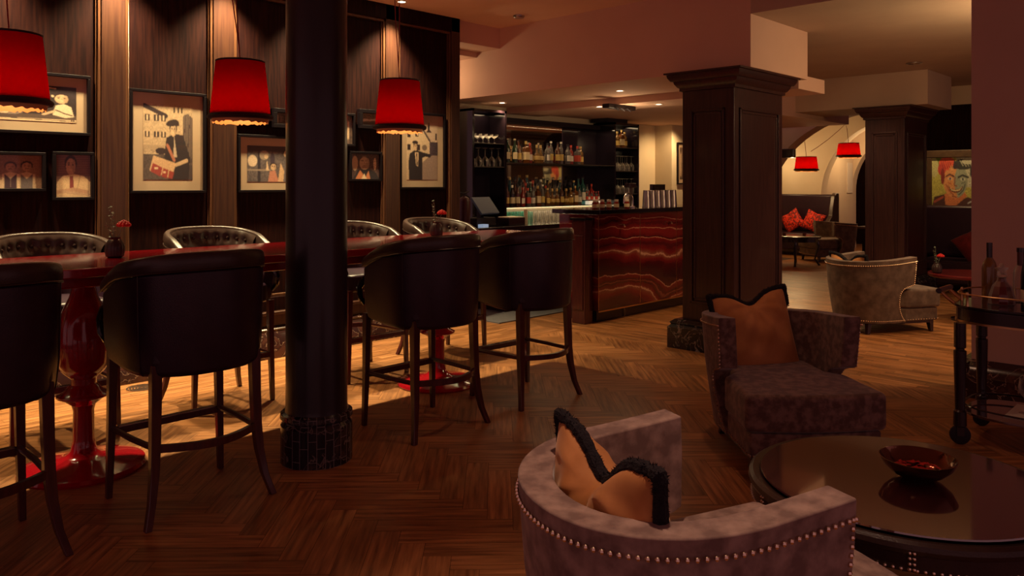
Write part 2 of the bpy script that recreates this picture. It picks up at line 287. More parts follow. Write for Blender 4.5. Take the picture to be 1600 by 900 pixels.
# ------------------------------------------------------------------ floor
def clip(poly, a, b, c):   # keep a*x+b*y<=c
    out = []
    for i in range(len(poly)):
        p, q = poly[i], poly[(i + 1) % len(poly)]; dp = a * p[0] + b * p[1] - c; dq = a * q[0] + b * q[1] - c
        if dp <= 0: out.append(p)
        if (dp < 0 < dq) or (dq < 0 < dp):
            t = dp / (dp - dq); out.append((p[0] + t * (q[0] - p[0]), p[1] + t * (q[1] - p[1]), p[2] + t * (q[2] - p[2]), p[3] + t * (q[3] - p[3])))
    return out
def make_floor():
    V = []; F = []; UV = []; C = []
    def plank(poly, rect):
        x0, x1, y0, y1 = rect
        for a, b, c in ((1, 0, x1), (-1, 0, -x0), (0, 1, y1), (0, -1, -y0)):
            poly = clip(poly, a, b, c)
            if len(poly) < 3: return
        o = len(V); V.extend((p[0], p[1], 0) for p in poly); F.append(tuple(range(o, o + len(poly)))); UV.extend((p[2], p[3]) for p in poly)
        t = rnd.random(); k = .78 + .4 * rnd.random()
        if rect[0] > 6: k = .60 + .65 * rnd.random()
        C.extend([(k * (.32 + .05 * t), k * (.130 + .03 * t), k * (.045 + .018 * t), 1)] * len(poly))
    g = .0009; L, W = .60, .115
    def quad(x, y, lx, ly, ang, horiz):
        cs, sn = math.cos(ang), math.sin(ang); ox, oy = rnd.random() * 40, rnd.random() * 40
        pts = []
        for (a, b) in ((x + g, y + g), (x + lx - g, y + g), (x + lx - g, y + ly - g), (x + g, y + ly - g)):
            u, v = (a - x, b - y) if horiz else (b - y, a - x)
            pts.append((a * cs - b * sn, a * sn + b * cs, u + ox, v + oy))
        return pts
    A = (-2, 6.2, -2.5, 5.2)
    for i in range(-110, 150):
        for j in range(-14, 20):
            bx, by = i * W + j * L, i * W - j * L
            cx, cy = (bx - by) * .7071, (bx + by) * .7071
            if not (A[0] - 1 < cx < A[1] + 1 and A[2] - 1 < cy < A[3] + 1): continue
            plank(quad(bx, by, L, W, R(45), True), A); plank(quad(bx + L, by + W - L, W, L, R(45), False), A)
    def strips(rect, along):
        x0, x1, y0, y1 = rect; w_ = .06
        if along == 'x':
            y = y0
            while y < y1:
                x = x0 - rnd.random() * .5
                while x < x1: plank(quad(x, y, .5, w_, 0, True), rect); x += .5
                y += w_
        else:
            x = x0
            while x < x1:
                y = y0 - rnd.random() * .5
                while y < y1: plank(quad(x, y, w_, .5, 0, False), rect); y += .5
                x += w_
    strips((-2, 6.2, 5.2, 6.9), 'x'); strips((6.2, 15.5, -2.5, 6.9), 'y')
    me = bpy.data.meshes.new('floor'); me.from_pydata(V, [], F); me.materials.append(M['plank'])
    ul = me.uv_layers.new(name='UVMap'); ca = me.color_attributes.new('Col', 'FLOAT_COLOR', 'POINT')
    uvs = np.array(UV, dtype=np.float32); li = np.zeros(len(me.loops), dtype=np.int32); me.loops.foreach_get('vertex_index', li)
    ul.data.foreach_set('uv', uvs[li].ravel()); ca.data.foreach_set('color', np.array(C, dtype=np.float32).ravel())
    o = bpy.data.objects.new('floor', me); COL.objects.link(o); struct(o)
    B().box(-4, 24, -5, 13, -.2, -.002).build('floor_joints', mat('joints', (.07, .028, .014), .6, col2=(.05, .02, .010), scale=3), o)
make_floor()

# ------------------------------------------------------------------ wall of panels (Y = 6.28)
WY = 6.28
b = B().box(-3, 5.69, WY, WY + .22, 0, 3.27); wl = struct(b.build('wall_left', 'panel'))
STX = [(-.62, -.46), (.50, .66), (1.28, 1.28), (2.10, 2.27), (2.96, 3.14), (3.80, 3.98), (4.71, 4.87), (5.57, 5.69)]
sb = B()
for a, c in ((.50, .66), (2.10, 2.27), (2.96, 3.14), (3.84, 4.00), (4.71, 4.87), (5.57, 5.69)): sb.box(a, c, WY - .045, WY, .40, 3.27)
sb.build('stile', 'stile', wl, bev=.004)
sb = B().box(-3, 5.69, WY - .045, WY, 3.12, 3.27).box(-3, 5.69, WY - .045, WY, .40, .52); sb.build('rail', 'panel', wl, bev=.004)
sb = B()
edges = [.50, .66, 2.10, 2.27, 2.96, 3.14, 3.84, 4.00, 4.71, 4.87, 5.57]
for i, e in enumerate(edges):
    s_ = -1 if i % 2 == 0 else 1
    sb.box(min(e, e + s_ * .022), max(e, e + s_ * .022), WY - .032, WY, .52, 3.12); sb.box(min(e + s_ * .028, e + s_ * .036), max(e + s_ * .028, e + s_ * .036), WY - .018, WY, .52, 3.12)
for i in range(0, len(edges) - 1):
    if i % 2 == 1: sb.box(edges[i], edges[i + 1], WY - .032, WY, 3.095, 3.12); sb.box(edges[i], edges[i + 1], WY - .032, WY, .52, .545)
sb.build('moulding', 'mould', wl, bev=.005)
t = B().box(-3, 5.69, WY - .07, WY, .27, .37).box(-3, 5.69, WY - .10, WY, .37, .40).build('trim_1', 'stile', bev=.008); struct(t)
t = B().prism([(WY - .12, 0), (WY - .12, .20), (WY - .10, .235), (WY - .105, .25), (WY - .08, .27), (WY, .27), (WY, 0)], -3, 5.69, 'x').build('baseboard_left', 'marble'); struct(t)

# ------------------------------------------------------------------ ceilings, beams, right pier
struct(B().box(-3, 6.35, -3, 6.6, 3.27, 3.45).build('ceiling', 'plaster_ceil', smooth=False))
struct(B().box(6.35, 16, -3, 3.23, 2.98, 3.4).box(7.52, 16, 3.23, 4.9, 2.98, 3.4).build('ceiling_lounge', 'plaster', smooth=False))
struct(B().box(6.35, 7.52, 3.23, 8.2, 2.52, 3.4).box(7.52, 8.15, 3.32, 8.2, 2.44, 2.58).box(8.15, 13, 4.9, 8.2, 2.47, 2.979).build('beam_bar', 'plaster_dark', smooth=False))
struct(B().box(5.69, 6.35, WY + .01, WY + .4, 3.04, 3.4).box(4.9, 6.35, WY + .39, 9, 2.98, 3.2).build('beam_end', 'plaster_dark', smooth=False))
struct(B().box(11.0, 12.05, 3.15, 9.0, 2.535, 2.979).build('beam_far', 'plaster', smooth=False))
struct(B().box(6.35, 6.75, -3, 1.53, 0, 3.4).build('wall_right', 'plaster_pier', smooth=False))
struct(B().prism([(6.21, 0), (6.21, .15), (6.25, .18), (6.27, .22), (6.35, .25), (6.35, 0)], -3, 1.56, 'y').box(6.23, 6.80, 1.53, 1.60, 0, .24).build('baseboard_right', 'marble'))

# ------------------------------------------------------------------ square wooden pillars
def pillar(name, X0, X1, Y0, Y1, H, label):
    root = empty(name, ((X0 + X1) / 2, (Y0 + Y1) / 2, 0)); tag(root, label, 'pillar', 'square wood pillars'); root['kind'] = 'structure'
    hx, hy = (X1 - X0) / 2, (Y1 - Y0) / 2
    B().box(-hx, hx, -hy, hy, .26, H - .12).build('shaft', 'pillarwood', root, bev=.006)
    m = B(); zt, zb = H - .34, .42
    def frame(face, a, c):       # raised moulding around a recessed panel
        t_, d = .02, .016
        def bx(u0, u1, z0, z1, dd):
            if face == 'x': m.box(-hx - dd, -hx, u0, u1, z0, z1)
            else: m.box(u0, u1, -hy - dd, -hy, z0, z1)
        for (o_, dd) in ((0, d), (.028, d * .5)):
            bx(a + o_, a + o_ + t_, zb + o_, zt - o_, dd); bx(c - o_ - t_, c - o_, zb + o_, zt - o_, dd); bx(a + o_, c - o_, zt - o_ - t_, zt - o_, dd); bx(a + o_, c - o_, zb + o_, zb + o_ + t_, dd)
    frame('x', -hy + .09, hy - .09); frame('y', -hx + .09, hx - .09); m.build('panel_moulding', 'stile' if False else 'pillarwood', root, bev=.005)
    prof = [(0, -.17), (.02, -.165), (.02, -.14), (.035, -.13), (.055, -.10), (.06, -.08), (.08, -.075), (.10, -.045), (.105, -.02), (.125, -.015), (.125, 0)]
    c = B(); vs = []; fs = []
    for d, z in prof: vs += [(-hx - d, -hy - d, H + z), (hx + d, -hy - d, H + z), (hx + d, hy + d, H + z), (-hx - d, hy + d, H + z)]
    for i in range(len(prof) - 1):
        for k in range(4): fs.append((i * 4 + k, i * 4 + (k + 1) % 4, i * 4 + 4 + (k + 1) % 4, i * 4 + 4 + k))
    n = len(prof) * 4; fs += [(0, 1, 2, 3), (n - 4, n - 3, n - 2, n - 1)]; c.add(vs, fs); c.build('capital', 'pillarwood', root, ang=25)
    c = B(); vs = []; fs = []; prof = [(.10, 0), (.10, .19), (.075, .215), (.085, .235), (.05, .262), (0, .262)]
    for d, z in prof: vs += [(-hx - d, -hy - d, z), (hx + d, -hy - d, z), (hx + d, hy + d, z), (-hx - d, hy + d, z)]
    for i in range(len(prof) - 1):
        for k in range(4): fs.append((i * 4 + k, i * 4 + (k + 1) % 4, i * 4 + 4 + (k + 1) % 4, i * 4 + 4 + k))
    n = len(prof) * 4; fs += [(0, 1, 2, 3), (n - 4, n - 3, n - 2, n - 1)]; c.add(vs, fs); c.build('plinth', 'marbleb', root, ang=25)
    return root
pillar('square_pillar', 6.32, 7.27, 3.37, 3.89, 2.52, 'large dark panelled wooden pillar with moulded capital beside the onyx bar')
pillar('square_pillar', 11.0, 11.95, 3.43, 3.93, 2.535, 'farther dark panelled wooden pillar beside the painted portrait')

# ------------------------------------------------------------------ round column
CX, CY = 2.368, 3.757
root = empty('round_column', (CX, CY, 0)); tag(root, 'black round column with a mosaic marble base standing between the bar stools', 'column'); root['kind'] = 'structure'
B().lathe([(.170, .27), (.165, .30), (.163, 3.27)], 48).build('shaft', 'colpaint', root)
base = B().lathe([(.192, 0), (.192, .20), (.176, .222), (.194, .238), (.192, .262), (.172, .272), (.165, .272)], 48).build('column_base', 'mosaic', root)
me = base.data; ul = me.uv_layers.new(name='UVMap')
for p in me.polygons:
    us = []
    for li in p.loop_indices:
        v = me.vertices[me.loops[li].vertex_index].co; us.append([math.atan2(v.y, v.x) * .19, v.z])
    if max(u[0] for u in us) - min(u[0] for u in us) > .4:
        for u in us:
            if u[0] < 0: u[0] += 2 * PI * .19
    for li, u in zip(p.loop_indices, us): ul.data[li].uv = u

# ------------------------------------------------------------------ red bar table
T = empty('bar_table', (2.3, 4.49, 0)); tag(T, 'long glossy red lacquered bar table on trumpet pedestals', 'table')
def rrect(x0, x1, y0, y1, r, n=6):
    pts = []
    for cx, cy, a0 in ((x1 - r, y0 + r, -90), (x1 - r, y1 - r, 0), (x0 + r, y1 - r, 90), (x0 + r, y0 + r, 180)):
        for i in range(n + 1): a = R(a0 + 90 * i / n); pts.append((cx + r * math.cos(a), cy + r * math.sin(a)))
    return pts
B().prism(rrect(-3.6, 2.66, -.44, .44, .09), 1.055, 1.10).build('table_top', 'red', T, bev=.006, seg=3)
B().prism(rrect(-3.5, 2.56, -.37, .37, .06), 1.0, 1.055).build('apron', 'red', T, bev=.01)
for x in (-3.4, -.87, 1.59):
    B().lathe([(.30, 0), (.305, .012), (.295, .028), (.23, .045), (.13, .062), (.085, .075), (.062, .10), (.052, .16), (.050, .31), (.058, .34), (.10, .372), (.128, .385), (.128, .395), (.095, .41), (.062, .45), (.062, .48), (.10, .515), (.125, .56), (.128, .66), (.124, .76), (.10, .84), (.068, .91), (.054, .97), (.052, 1.03), (.07, 1.03)], 48).build('pedestal', 'red', T, (x, .02, 0))

# ------------------------------------------------------------------ upholstered shell builder
def shell(rows, R0, thick, nb=28, ns=5, p=2.0, Rx=None, front=None):
    """rows: list of (zfun(u), radius, front extent); u in -1..1 along the plan path"""
    def ring(rad, ext, zf, inset, rowz=None):
        pts = []
        r = rad - inset
        for i in range(ns): pts.append((-r, ext * (1 - i / ns), -1 + .35 * i / ns))
        for i in range(nb + 1):
            a = PI + PI * i / nb; c, s = math.cos(a), math.sin(a)
            x = r * abs(c) ** (2 / p) * (1 if c > 0 else -1); y = -r * abs(s) ** (2 / p); pts.append((x, y, -.65 + 1.3 * i / nb))
        for i in range(1, ns + 1): pts.append((r, ext * i / ns, .65 + .35 * i / ns))
        return [(x, y, zf(u)) for x, y, u in pts]
    outs = [ring(r, e, zf, 0) for zf, r, e in rows]; ins = [ring(r, e, zf, thick if not isinstance(thick, list) else thick[i_]) for i_, (zf, r, e) in enumerate(rows)]
    n = len(outs[0]); k = len(rows); vs = [v for r_ in outs for v in r_] + [v for r_ in ins for v in r_]; fs = []
    for i in range(k - 1):
        for j in range(n - 1):
            fs.append((i * n + j, i * n + j + 1, (i + 1) * n + j + 1, (i + 1) * n + j)); q = k * n
            fs.append((q + i * n + j + 1, q + i * n + j, q + (i + 1) * n + j, q + (i + 1) * n + j + 1))
        for j in (0, n - 1): fs.append((i * n + j, (i + 1) * n + j, k * n + (i + 1) * n + j, k * n + i * n + j))
    for j in range(n - 1):
        fs.append((j, j + 1, k * n + j + 1, k * n + j)); a = (k - 1) * n; fs.append((a + j, a + j + 1, k * n + a + j + 1, k * n + a + j))
    return B().add(vs, fs), outs, ins

# ------------------------------------------------------------------ bar stools
def make_stool():
    root = empty('bar_stool'); p = 2.25
    top = lambda u: 1.20 - .15 * abs(u) ** 2.3
    def mix(z0, f): return lambda u: z0 + (top(u) - z0) * f
    rows = [(lambda u: .645 + .05 * max(0, abs(u) - .5), .292, .14), (lambda u: .66 + .06 * max(0, abs(u) - .5), .310, .17), (mix(.70, .15), .322, .19), (mix(.70, .45), .326, .19), (mix(.70, .75), .328, .19), (mix(.70, .83), .328, .19)]
    sh, outs, ins = shell(rows, .33, [.12, .12, .12, .085, .055, .045], p=p); sh.build('backrest', 'leather', root, bev=.012); bk_o_ = outs
    rows = [(mix(.70, .835), .334, .20), (mix(.70, .90), .338, .20), (mix(.70, .97), .334, .20), (mix(.70, 1.0), .325, .19)]
    sh, outs, ins = shell(rows, .33, [.055, .055, .045, .03], p=p); sh.build('top_roll', 'leather2', root, bev=.01)
    o0 = [(x * 1.006, y * 1.006, z + .002) for x, y, z in outs[0]]; pp_ = B().tube(o0, .0035, 6)
    n_o = len(bk_o_[0])
    for j in (9, n_o - 10): pp_.tube([(r_[j][0] * 1.004, r_[j][1] * 1.004, r_[j][2]) for r_ in bk_o_], .003, 6)
    pp_.build('piping', 'leather2', root)
    B().prism([(x * .92, y) for x, y in rrect(-.29, .29, -.24, .25, .07)], .68, .815).build('seat', 'leather', root, bev=.035, seg=4)
    tf = B(); vs = []; NA, NZ = 72, 22      # tufted inner lining, leaning back with the shell
    def inner(a, f, off=0.0):
        u = a / (PI / 2) * .65; z0 = .80; z = z0 + (top(u) - .004 - z0) * f; r = .232 + .064 * f - off
        c, s_ = math.sin(a), -math.cos(a); return (r * abs(c) ** (2 / p) * (1 if c > 0 else -1), -r * abs(s_) ** (2 / p), z)
    btn = [(i * .27 + o_ * .27, f) for f, o_ in ((.80, .5), (.50, 0), (.20, .5)) for i in range(-5, 6) if abs(i * .27 + o_ * .27) < 1.36]
    for j in range(NZ + 1):
        for i in range(NA + 1):
            a = -PI / 2 + PI * i / NA; f = j / NZ; d2 = min(((a - q[0]) * .30) ** 2 + ((f - q[1]) * .38) ** 2 for q in btn); edge = min(1, (1 - f) * 8)
            vs.append(inner(a, f, .020 * (1 - math.exp(-d2 / .0009)) * edge))
    tf.add(vs, [(j * (NA + 1) + i, j * (NA + 1) + i + 1, (j + 1) * (NA + 1) + i + 1, (j + 1) * (NA + 1) + i) for j in range(NZ) for i in range(NA)])
    tf.build('tufted_lining', 'leather2', root, ang=80)
    st_btn.extend(inner(q[0], q[1], .004) for q in btn if q[1] > .4)
    for sx in (-1, 1):     # front posts with scroll
        B().tube([(sx * .305, .20, .76), (sx * .315, .235, .80), (sx * .315, .25, .86), (sx * .305, .225, .91), (sx * .30, .20, .93)], .02, 8, rad=[.014, .02, .02, .024, .014]).build('arm_scroll', 'black', root)
    for sx in (-1, 1):
        B().sweep([(sx * .262, .245, .70), (sx * .268, .245, .35), (sx * .278, .25, 0)], [.021, .018, .014], [.021, .018, .014]).build('leg', 'mahog', root, bev=.004)
        B().sweep([(sx * .235, -.19, .70), (sx * .238, -.195, .5), (sx * .242, -.20, .34), (sx * .25, -.212, .22), (sx * .268, -.232, .10), (sx * .296, -.262, 0)], [.024, .022, .021, .019, .016, .015], [.024, .022, .021, .019, .016, .015]).build('leg', 'mahog', root, bev=.004)
    B().box(-.255, .255, .232, .258, .30, .335).build('footrest', 'mahog', root, bev=.004)
    B().box(-.24, .24, .226, .262, .3352, .339).build('footrest_plate', 'chrome', root)
    for sx in (-1, 1): B().tube([(sx * .24, -.19, .33), (sx * .258, .02, .33), (sx * .262, .24, .33)], .014, 6).build('stretcher', 'mahog', root)
    pts = [(-.24 + .48 * i / 12, -.20 - .10 * math.sin(PI * i / 12), .33) for i in range(13)]
    s_ = B(); vs = []; fs = []
    for x, y, z in pts: vs += [(x, y - .012, z - .017), (x, y + .012, z - .017), (x, y + .012, z + .017), (x, y - .012, z + .017)]
    for i in range(12):
        for k in range(4): fs.append((i * 4 + k, i * 4 + (k + 1) % 4, i * 4 + 4 + (k + 1) % 4, i * 4 + 4 + k))
    fs += [(0, 1, 2, 3), (48, 49, 50, 51)]; s_.add(vs, fs); s_.build('stretcher', 'mahog', root)
    return root
st_btn = []
st = make_stool()
fr = [(.75, 3.75, 2, 'dark leather stool in the front row cut off by the left photo edge'), (1.655, 3.745, 0, 'dark leather stool in the front row, left of the round black column'),
      (3.17, 3.80, 0, 'dark leather stool in the front row, just right of the round black column'), (4.10, 3.81, -2, 'dark leather stool in the front row, nearest the onyx bar')]
bk = [(1.50, 5.25, 180, 'tufted stool by the wall, leftmost seen above the red table'), (2.52, 5.25, 180, 'tufted stool by the wall, below the large photo of the man in a beret'),
      (3.68, 5.22, 180, 'tufted stool by the wall, mostly hidden behind the round black column'), (4.60, 5.27, 180, 'tufted stool by the wall, behind the right flower vase'), (.45, 5.25, 180, 'tufted stool by the wall, outside the left photo edge')]
for i, (x, y, rz, lab) in enumerate(fr + bk):
    o = st if i == 0 else copy_tree(st if i <= 4 else st_back)
    if i == 4:      # the back row shows its buttons
        st_back = o; bt = B().ball((0, 0, 0), .013, 8, 5).build('tuft_button', 'leather2', o, st_btn[0])
        for q in st_btn[1:]: b2 = bt.copy(); COL.objects.link(b2); b2.location = q
    o.location = (x, y, 0); o.rotation_euler.z = R(rz); tag(o, lab, 'bar stool', 'bar stools along the red table')

# ------------------------------------------------------------------ pictures
class Canvas:
    def __init__(s, w, h, col):
        s.w, s.h = w, h; s.a = np.zeros((h, w, 3)); s.a[:] = col; yy, xx = np.mgrid[0:h, 0:w]; s.x = (xx + .5) / w; s.y = (yy + .5) / h; s.asp = w / h
    def ell(s, cx, cy, rx, ry, col, rot=0):
        dx = (s.x - cx) * s.asp; dy = s.y - cy; c, q = math.cos(rot), math.sin(rot); u = dx * c + dy * q; v = -dx * q + dy * c
        s.a[(u / (rx * s.asp)) ** 2 + (v / ry) ** 2 <= 1] = col; return s
    def rect(s, x0, y0, x1, y1, col): s.a[(s.x >= x0) & (s.x <= x1) & (s.y >= y0) & (s.y <= y1)] = col; return s
    def poly(s, pts, col):
        ins = np.zeros(s.x.shape, bool); n = len(pts)
        for i in range(n):
            x1, y1 = pts[i]; x2, y2 = pts[(i + 1) % n]
            if y1 == y2: continue
            ins ^= ((s.y > min(y1, y2)) & (s.y <= max(y1, y2)) & (s.x < (x2 - x1) * (s.y - y1) / (y2 - y1) + x1))
        s.a[ins] = col; return s
    def line(s, pts, wd, col):
        for (x1, y1), (x2, y2) in zip(pts, pts[1:]):
            dx, dy = (x2 - x1) * s.asp, y2 - y1; L2 = dx * dx + dy * dy + 1e-9; t = np.clip((((s.x - x1) * s.asp) * dx + (s.y - y1) * dy) / L2, 0, 1)
            d = np.hypot((s.x - x1) * s.asp - t * dx, s.y - y1 - t * dy); s.a[d < wd] = col
        return s
    def noise(s, amt, seed=0, x0=0, y0=0, x1=1, y1=1):
        r = np.random.RandomState(seed); m = (s.x >= x0) & (s.x <= x1) & (s.y >= y0) & (s.y <= y1)
        n = r.rand(s.h // 2 + 1, s.w // 2 + 1).repeat(2, 0).repeat(2, 1)[:s.h, :s.w]; s.a[m] *= (1 - amt / 2 + amt * n[m])[:, None]; return s
    def soft(s, k, g, seed):
        for _ in range(k):
            p = np.pad(s.a, ((1, 1), (1, 1), (0, 0)), 'edge'); s.a = (p[:-2, 1:-1] + p[2:, 1:-1] + p[1:-1, :-2] + p[1:-1, 2:] + 2 * s.a) / 6
        r = np.random.RandomState(seed); s.a *= (1 - g + 2 * g * r.rand(s.h, s.w))[:, :, None]; return s
    def mesh(s, name, parent, W, H, y, m='vcol'):
        nx, nz = s.w, s.h; xs = np.linspace(-W / 2, W / 2, nx + 1); zs = np.linspace(-H / 2, H / 2, nz + 1)
        V = [(x, y, z) for z in zs for x in xs]; F = [(j * (nx + 1) + i, j * (nx + 1) + i + 1, (j + 1) * (nx + 1) + i + 1, (j + 1) * (nx + 1) + i) for j in range(nz) for i in range(nx)]
        me = bpy.data.meshes.new(name); me.from_pydata(V, [], F); ca = me.color_attributes.new('Col', 'FLOAT_COLOR', 'CORNER')
        c = np.ones((nx * nz, 4), np.float32); c[:, :3] = np.clip(s.a.reshape(-1, 3), 0, 1); ca.data.foreach_set('color', c.repeat(4, 0).ravel()); me.materials.append(M[m])
        o = bpy.data.objects.new(name, me); COL.objects.link(o); o.parent = parent; return o
SK = (.62, .40, .24); DK = (.030, .014, .016); MD = (.22, .13, .09); LT = (.70, .48, .30)
def face(c, x, y, r, skin=SK, hair=DK, smile=True, beard=False, asp=.8):
    c.ell(x, y + r * .25, r * asp * 1.12, r * 1.05, hair); c.ell(x, y - r * .08, r * asp * .86, r * .98, skin)
    c.ell(x - r * asp * .36, y + r * .12, r * asp * .16, r * .09, hair); c.ell(x + r * asp * .36, y + r * .12, r * asp * .16, r * .09, hair)
    c.line([(x - r * asp * .55, y + r * .32), (x - r * asp * .2, y + r * .34)], r * .05, hair); c.line([(x + r * asp * .2, y + r * .34), (x + r * asp * .55, y + r * .32)], r * .05, hair)
    c.line([(x, y + r * .1), (x + r * .06, y - r * .2)], r * .05, tuple(v * .6 for v in skin))
    if beard: c.ell(x, y - r * .45, r * asp * .4, r * .1, hair)
    c.ell(x, y - r * .46, r * asp * .30, r * .075, tuple(v * (1.25 if smile else .45) for v in skin)); c.ell(x + r * asp * .55, y - r * .05, r * asp * .3, r * .8, tuple(v * .72 for v in skin)); c.ell(x + r * asp * .36, y + r * .12, r * asp * .16, r * .09, hair)
def can_a():
    c = Canvas(110, 80, (.03, .016, .02)); c.noise(.6, 1); c.rect(0, 0, 1, .20, (.10, .06, .05)); c.rect(0, 0, 1, .08, LT); c.line([(0, .07), (1, .03)], .008, DK)
    c.ell(.16, .32, .17, .16, (.26, .19, .15)); c.noise(.7, 3, 0, .2, .35, .5); c.ell(.06, .22, .06, .05, LT); c.poly([(.68, .2), (.72, .46), (.83, .52), (.93, .44), (.97, .16), (.85, .12)], (.74, .56, .38))
    face(c, .80, .66, .13); c.line([(.72, .34), (.85, .24), (.94, .2)], .016, (.10, .05, .04)); c.line([(.56, .2), (.7, .3)], .03, (.6, .4, .25)); c.ell(.68, .72, .02, .03, LT)
    c.line([(.62, .95), (.72, .93)], .015, LT); c.rect(.925, .02, .945, .07, DK); c.rect(.955, .02, .975, .07, DK); return c
def can_b():
    c = Canvas(84, 60, (.26, .13, .08)); c.noise(.3, 5)
    for x, y, v, sh in ((.08, .66, (.3, .25, .24), LT), (.72, .62, (.14, .10, .10), (.6, .4, .25)), (.42, .60, (.05, .02, .03), LT)):
        c.poly([(x - .17, 0), (x - .16, .42), (x, .50), (x + .16, .42), (x + .17, 0)], sh); c.poly([(x - .11, 0), (x - .11, .44), (x, .28), (x + .11, .44), (x + .11, 0)], v); face(c, x, y + .04, .13, (.46, .24, .15), smile=False, beard=True)
    for k in range(5): c.ell(.42, .06 + k * .05, .008, .01, LT)
    return c
def can_c():
    c = Canvas(70, 84, (.20, .085, .055))
    for k in range(9): c.line([(0, .5 + k * .055), (1, .52 + k * .055)], .006, (.10, .04, .03))
    c.poly([(0, 0), (.04, .35), (.2, .5), (.5, .55), (.8, .5), (1, .36), (1, 0)], (.70, .46, .26)); face(c, .43, .74, .20, (.50, .28, .17))
    c.poly([(.40, .50), (.50, .50), (.52, .22), (.46, .17), (.40, .22)], (.22, .035, .03)); c.line([(.05, .12), (.5, .18), (.9, .12)], .045, (.55, .30, .18)); c.line([(.95, .05), (.45, .10), (.2, .14)], .03, (.6, .36, .22)); c.line([(.70, .5), (.62, .2)], .008, (.4, .24, .14)); return c
def can_d():
    c = Canvas(96, 116, (.50, .34, .21)); c.noise(.35, 8)
    c.line([(0, .98), (.45, .85)], .03, DK)
    for yy in (.78, .56):
        for xx in (.08, .26, .40): c.rect(xx - .05, yy, xx + .05, yy + .08, DK); c.rect(xx - .015, yy + .005, xx + .015, yy + .075, LT)
    for xx in (.62, .70, .78): c.rect(xx - .015, .9, xx + .015, .97, DK)
    c.rect(.62, .72, .72, .78, DK); c.rect(0, .36, .5, .46, (.40, .27, .17)); c.rect(0, 0, .6, .34, (.09, .06, .05)); c.noise(.6, 4, 0, 0, .6, .4)
    c.poly([(.80, .1), (.80, .86), (.9, .90), (1, .84), (1, 0), (.8, 0)], (.07, .045, .045))
    for k in range(5): c.line([(.83 + k * .035, .9), (.84 + k * .035, .2)], .004, (.25, .17, .12))
    c.poly([(.42, .3), (.46, .56), (.62, .62), (.80, .60), (.95, .30), (.92, 0), (.5, 0)], (.025, .014, .018)); c.poly([(.62, .58), (.68, .3), (.60, .3)], (.5, .36, .25)); face(c, .60, .67, .085)
    c.ell(.58, .76, .13, .045, DK, .2); c.ell(.35, .38, .11, .045, DK); c.line([(.48, .46), (.62, .26)], .022, (.42, .14, .08)); c.line([(.66, .20), (.88, .26)], .025, (.55, .36, .22))
    c.poly([(.12, .12), (.2, .32), (.66, .22), (.56, .01)], (.60, .36, .20)); c.poly([(.14, .11), (.19, .22), (.38, .16), (.34, .04)], (.30, .04, .03)); c.poly([(.36, .04), (.40, .155), (.50, .13), (.47, .015)], (.30, .04, .03)); c.poly([(.49, .02), (.52, .125), (.62, .1), (.58, .01)], (.30, .04, .03))
    c.rect(.22, .14, .29, .165, LT); c.rect(.40, .09, .45, .11, LT); return c
def can_e():
    c = Canvas(100, 66, (.12, .09, .09)); c.noise(.8, 9); c.rect(0, .85, 1, 1, (.05, .03, .04)); c.rect(.22, 0, .28, .8, (.03, .02, .03)); c.rect(0, .3, .5, .35, (.30, .22, .17))
    c.ell(.11, .58, .10, .16, (.66, .48, .34)); c.ell(.36, .74, .10, .13, (.35, .26, .2)); c.ell(.40, .70, .04, .06, LT); c.poly([(.40, .32), (.42, .62), (.46, .32)], LT); c.ell(.54, .62, .05, .2, (.05, .03, .05))
    c.poly([(.44, 0), (.48, .30), (.60, .32), (.68, 0)], (.50, .20, .13)); face(c, .56, .42, .09); c.poly([(.66, 0), (.72, .55), (.80, .3), (.78, 0)], (.62, .38, .22)); c.poly([(.80, 0), (.82, .6), (.92, .7), (1, .5), (1, 0)], (.14, .11, .12)); face(c, .86, .80, .10); c.poly([(.84, .68), (.88, .45), (.91, .68)], LT); return c
def can_s(k):
    c = Canvas(40, 30, (.12, .07, .05)); c.noise(1.2, 20 + k)
    for i in range(5): c.rect(.08 + i * .18, .1 + .05 * ((i * k) % 3), .15 + i * .18, .8 - .08 * (i % 2), [LT, MD, DK, (.5, .3, .18), LT][i]); 
    if k == 2: c = Canvas(44, 32, (.22, .12, .06)); c.noise(1.0, 31); c.poly([(.05, .4), (.2, .55), (.5, .5), (.95, .62), (.95, .42), (.5, .38), (.1, .3)], (.72, .55, .38)); c.rect(0, 0, 1, .28, (.12, .07, .04))
    return c
def can_i():
    c = Canvas(84, 70, (.10, .05, .045)); c.noise(.7, 11); c.ell(.14, .62, .10, .3, (.55, .36, .22)); c.ell(.84, .6, .05, .25, LT); c.noise(.9, 12, .72, .2, 1, 1)
    c.poly([(.08, 0), (.22, .34), (.42, .42), (.66, .40), (.88, .25), (1, 0)], (.025, .015, .02)); c.poly([(.16, 0), (.32, .36), (.42, .2), (.44, 0)], (.52, .17, .07)); c.poly([(.50, 0), (.56, .2), (.62, .34), (.68, 0)], (.52, .17, .07)); c.poly([(.36, 0), (.46, .22), (.56, 0)], LT)
    face(c, .47, .64, .26, (.52, .33, .20), (.10, .05, .04), False, False, .78); c.line([(.36, .68), (.43, .66)], .014, LT); c.line([(.50, .66), (.58, .68)], .014, LT); c.line([(.4, .9), (.54, .9)], .01, (.3, .17, .1)); c.line([(.40, .47), (.54, .46)], .02, (.3, .15, .1)); return c
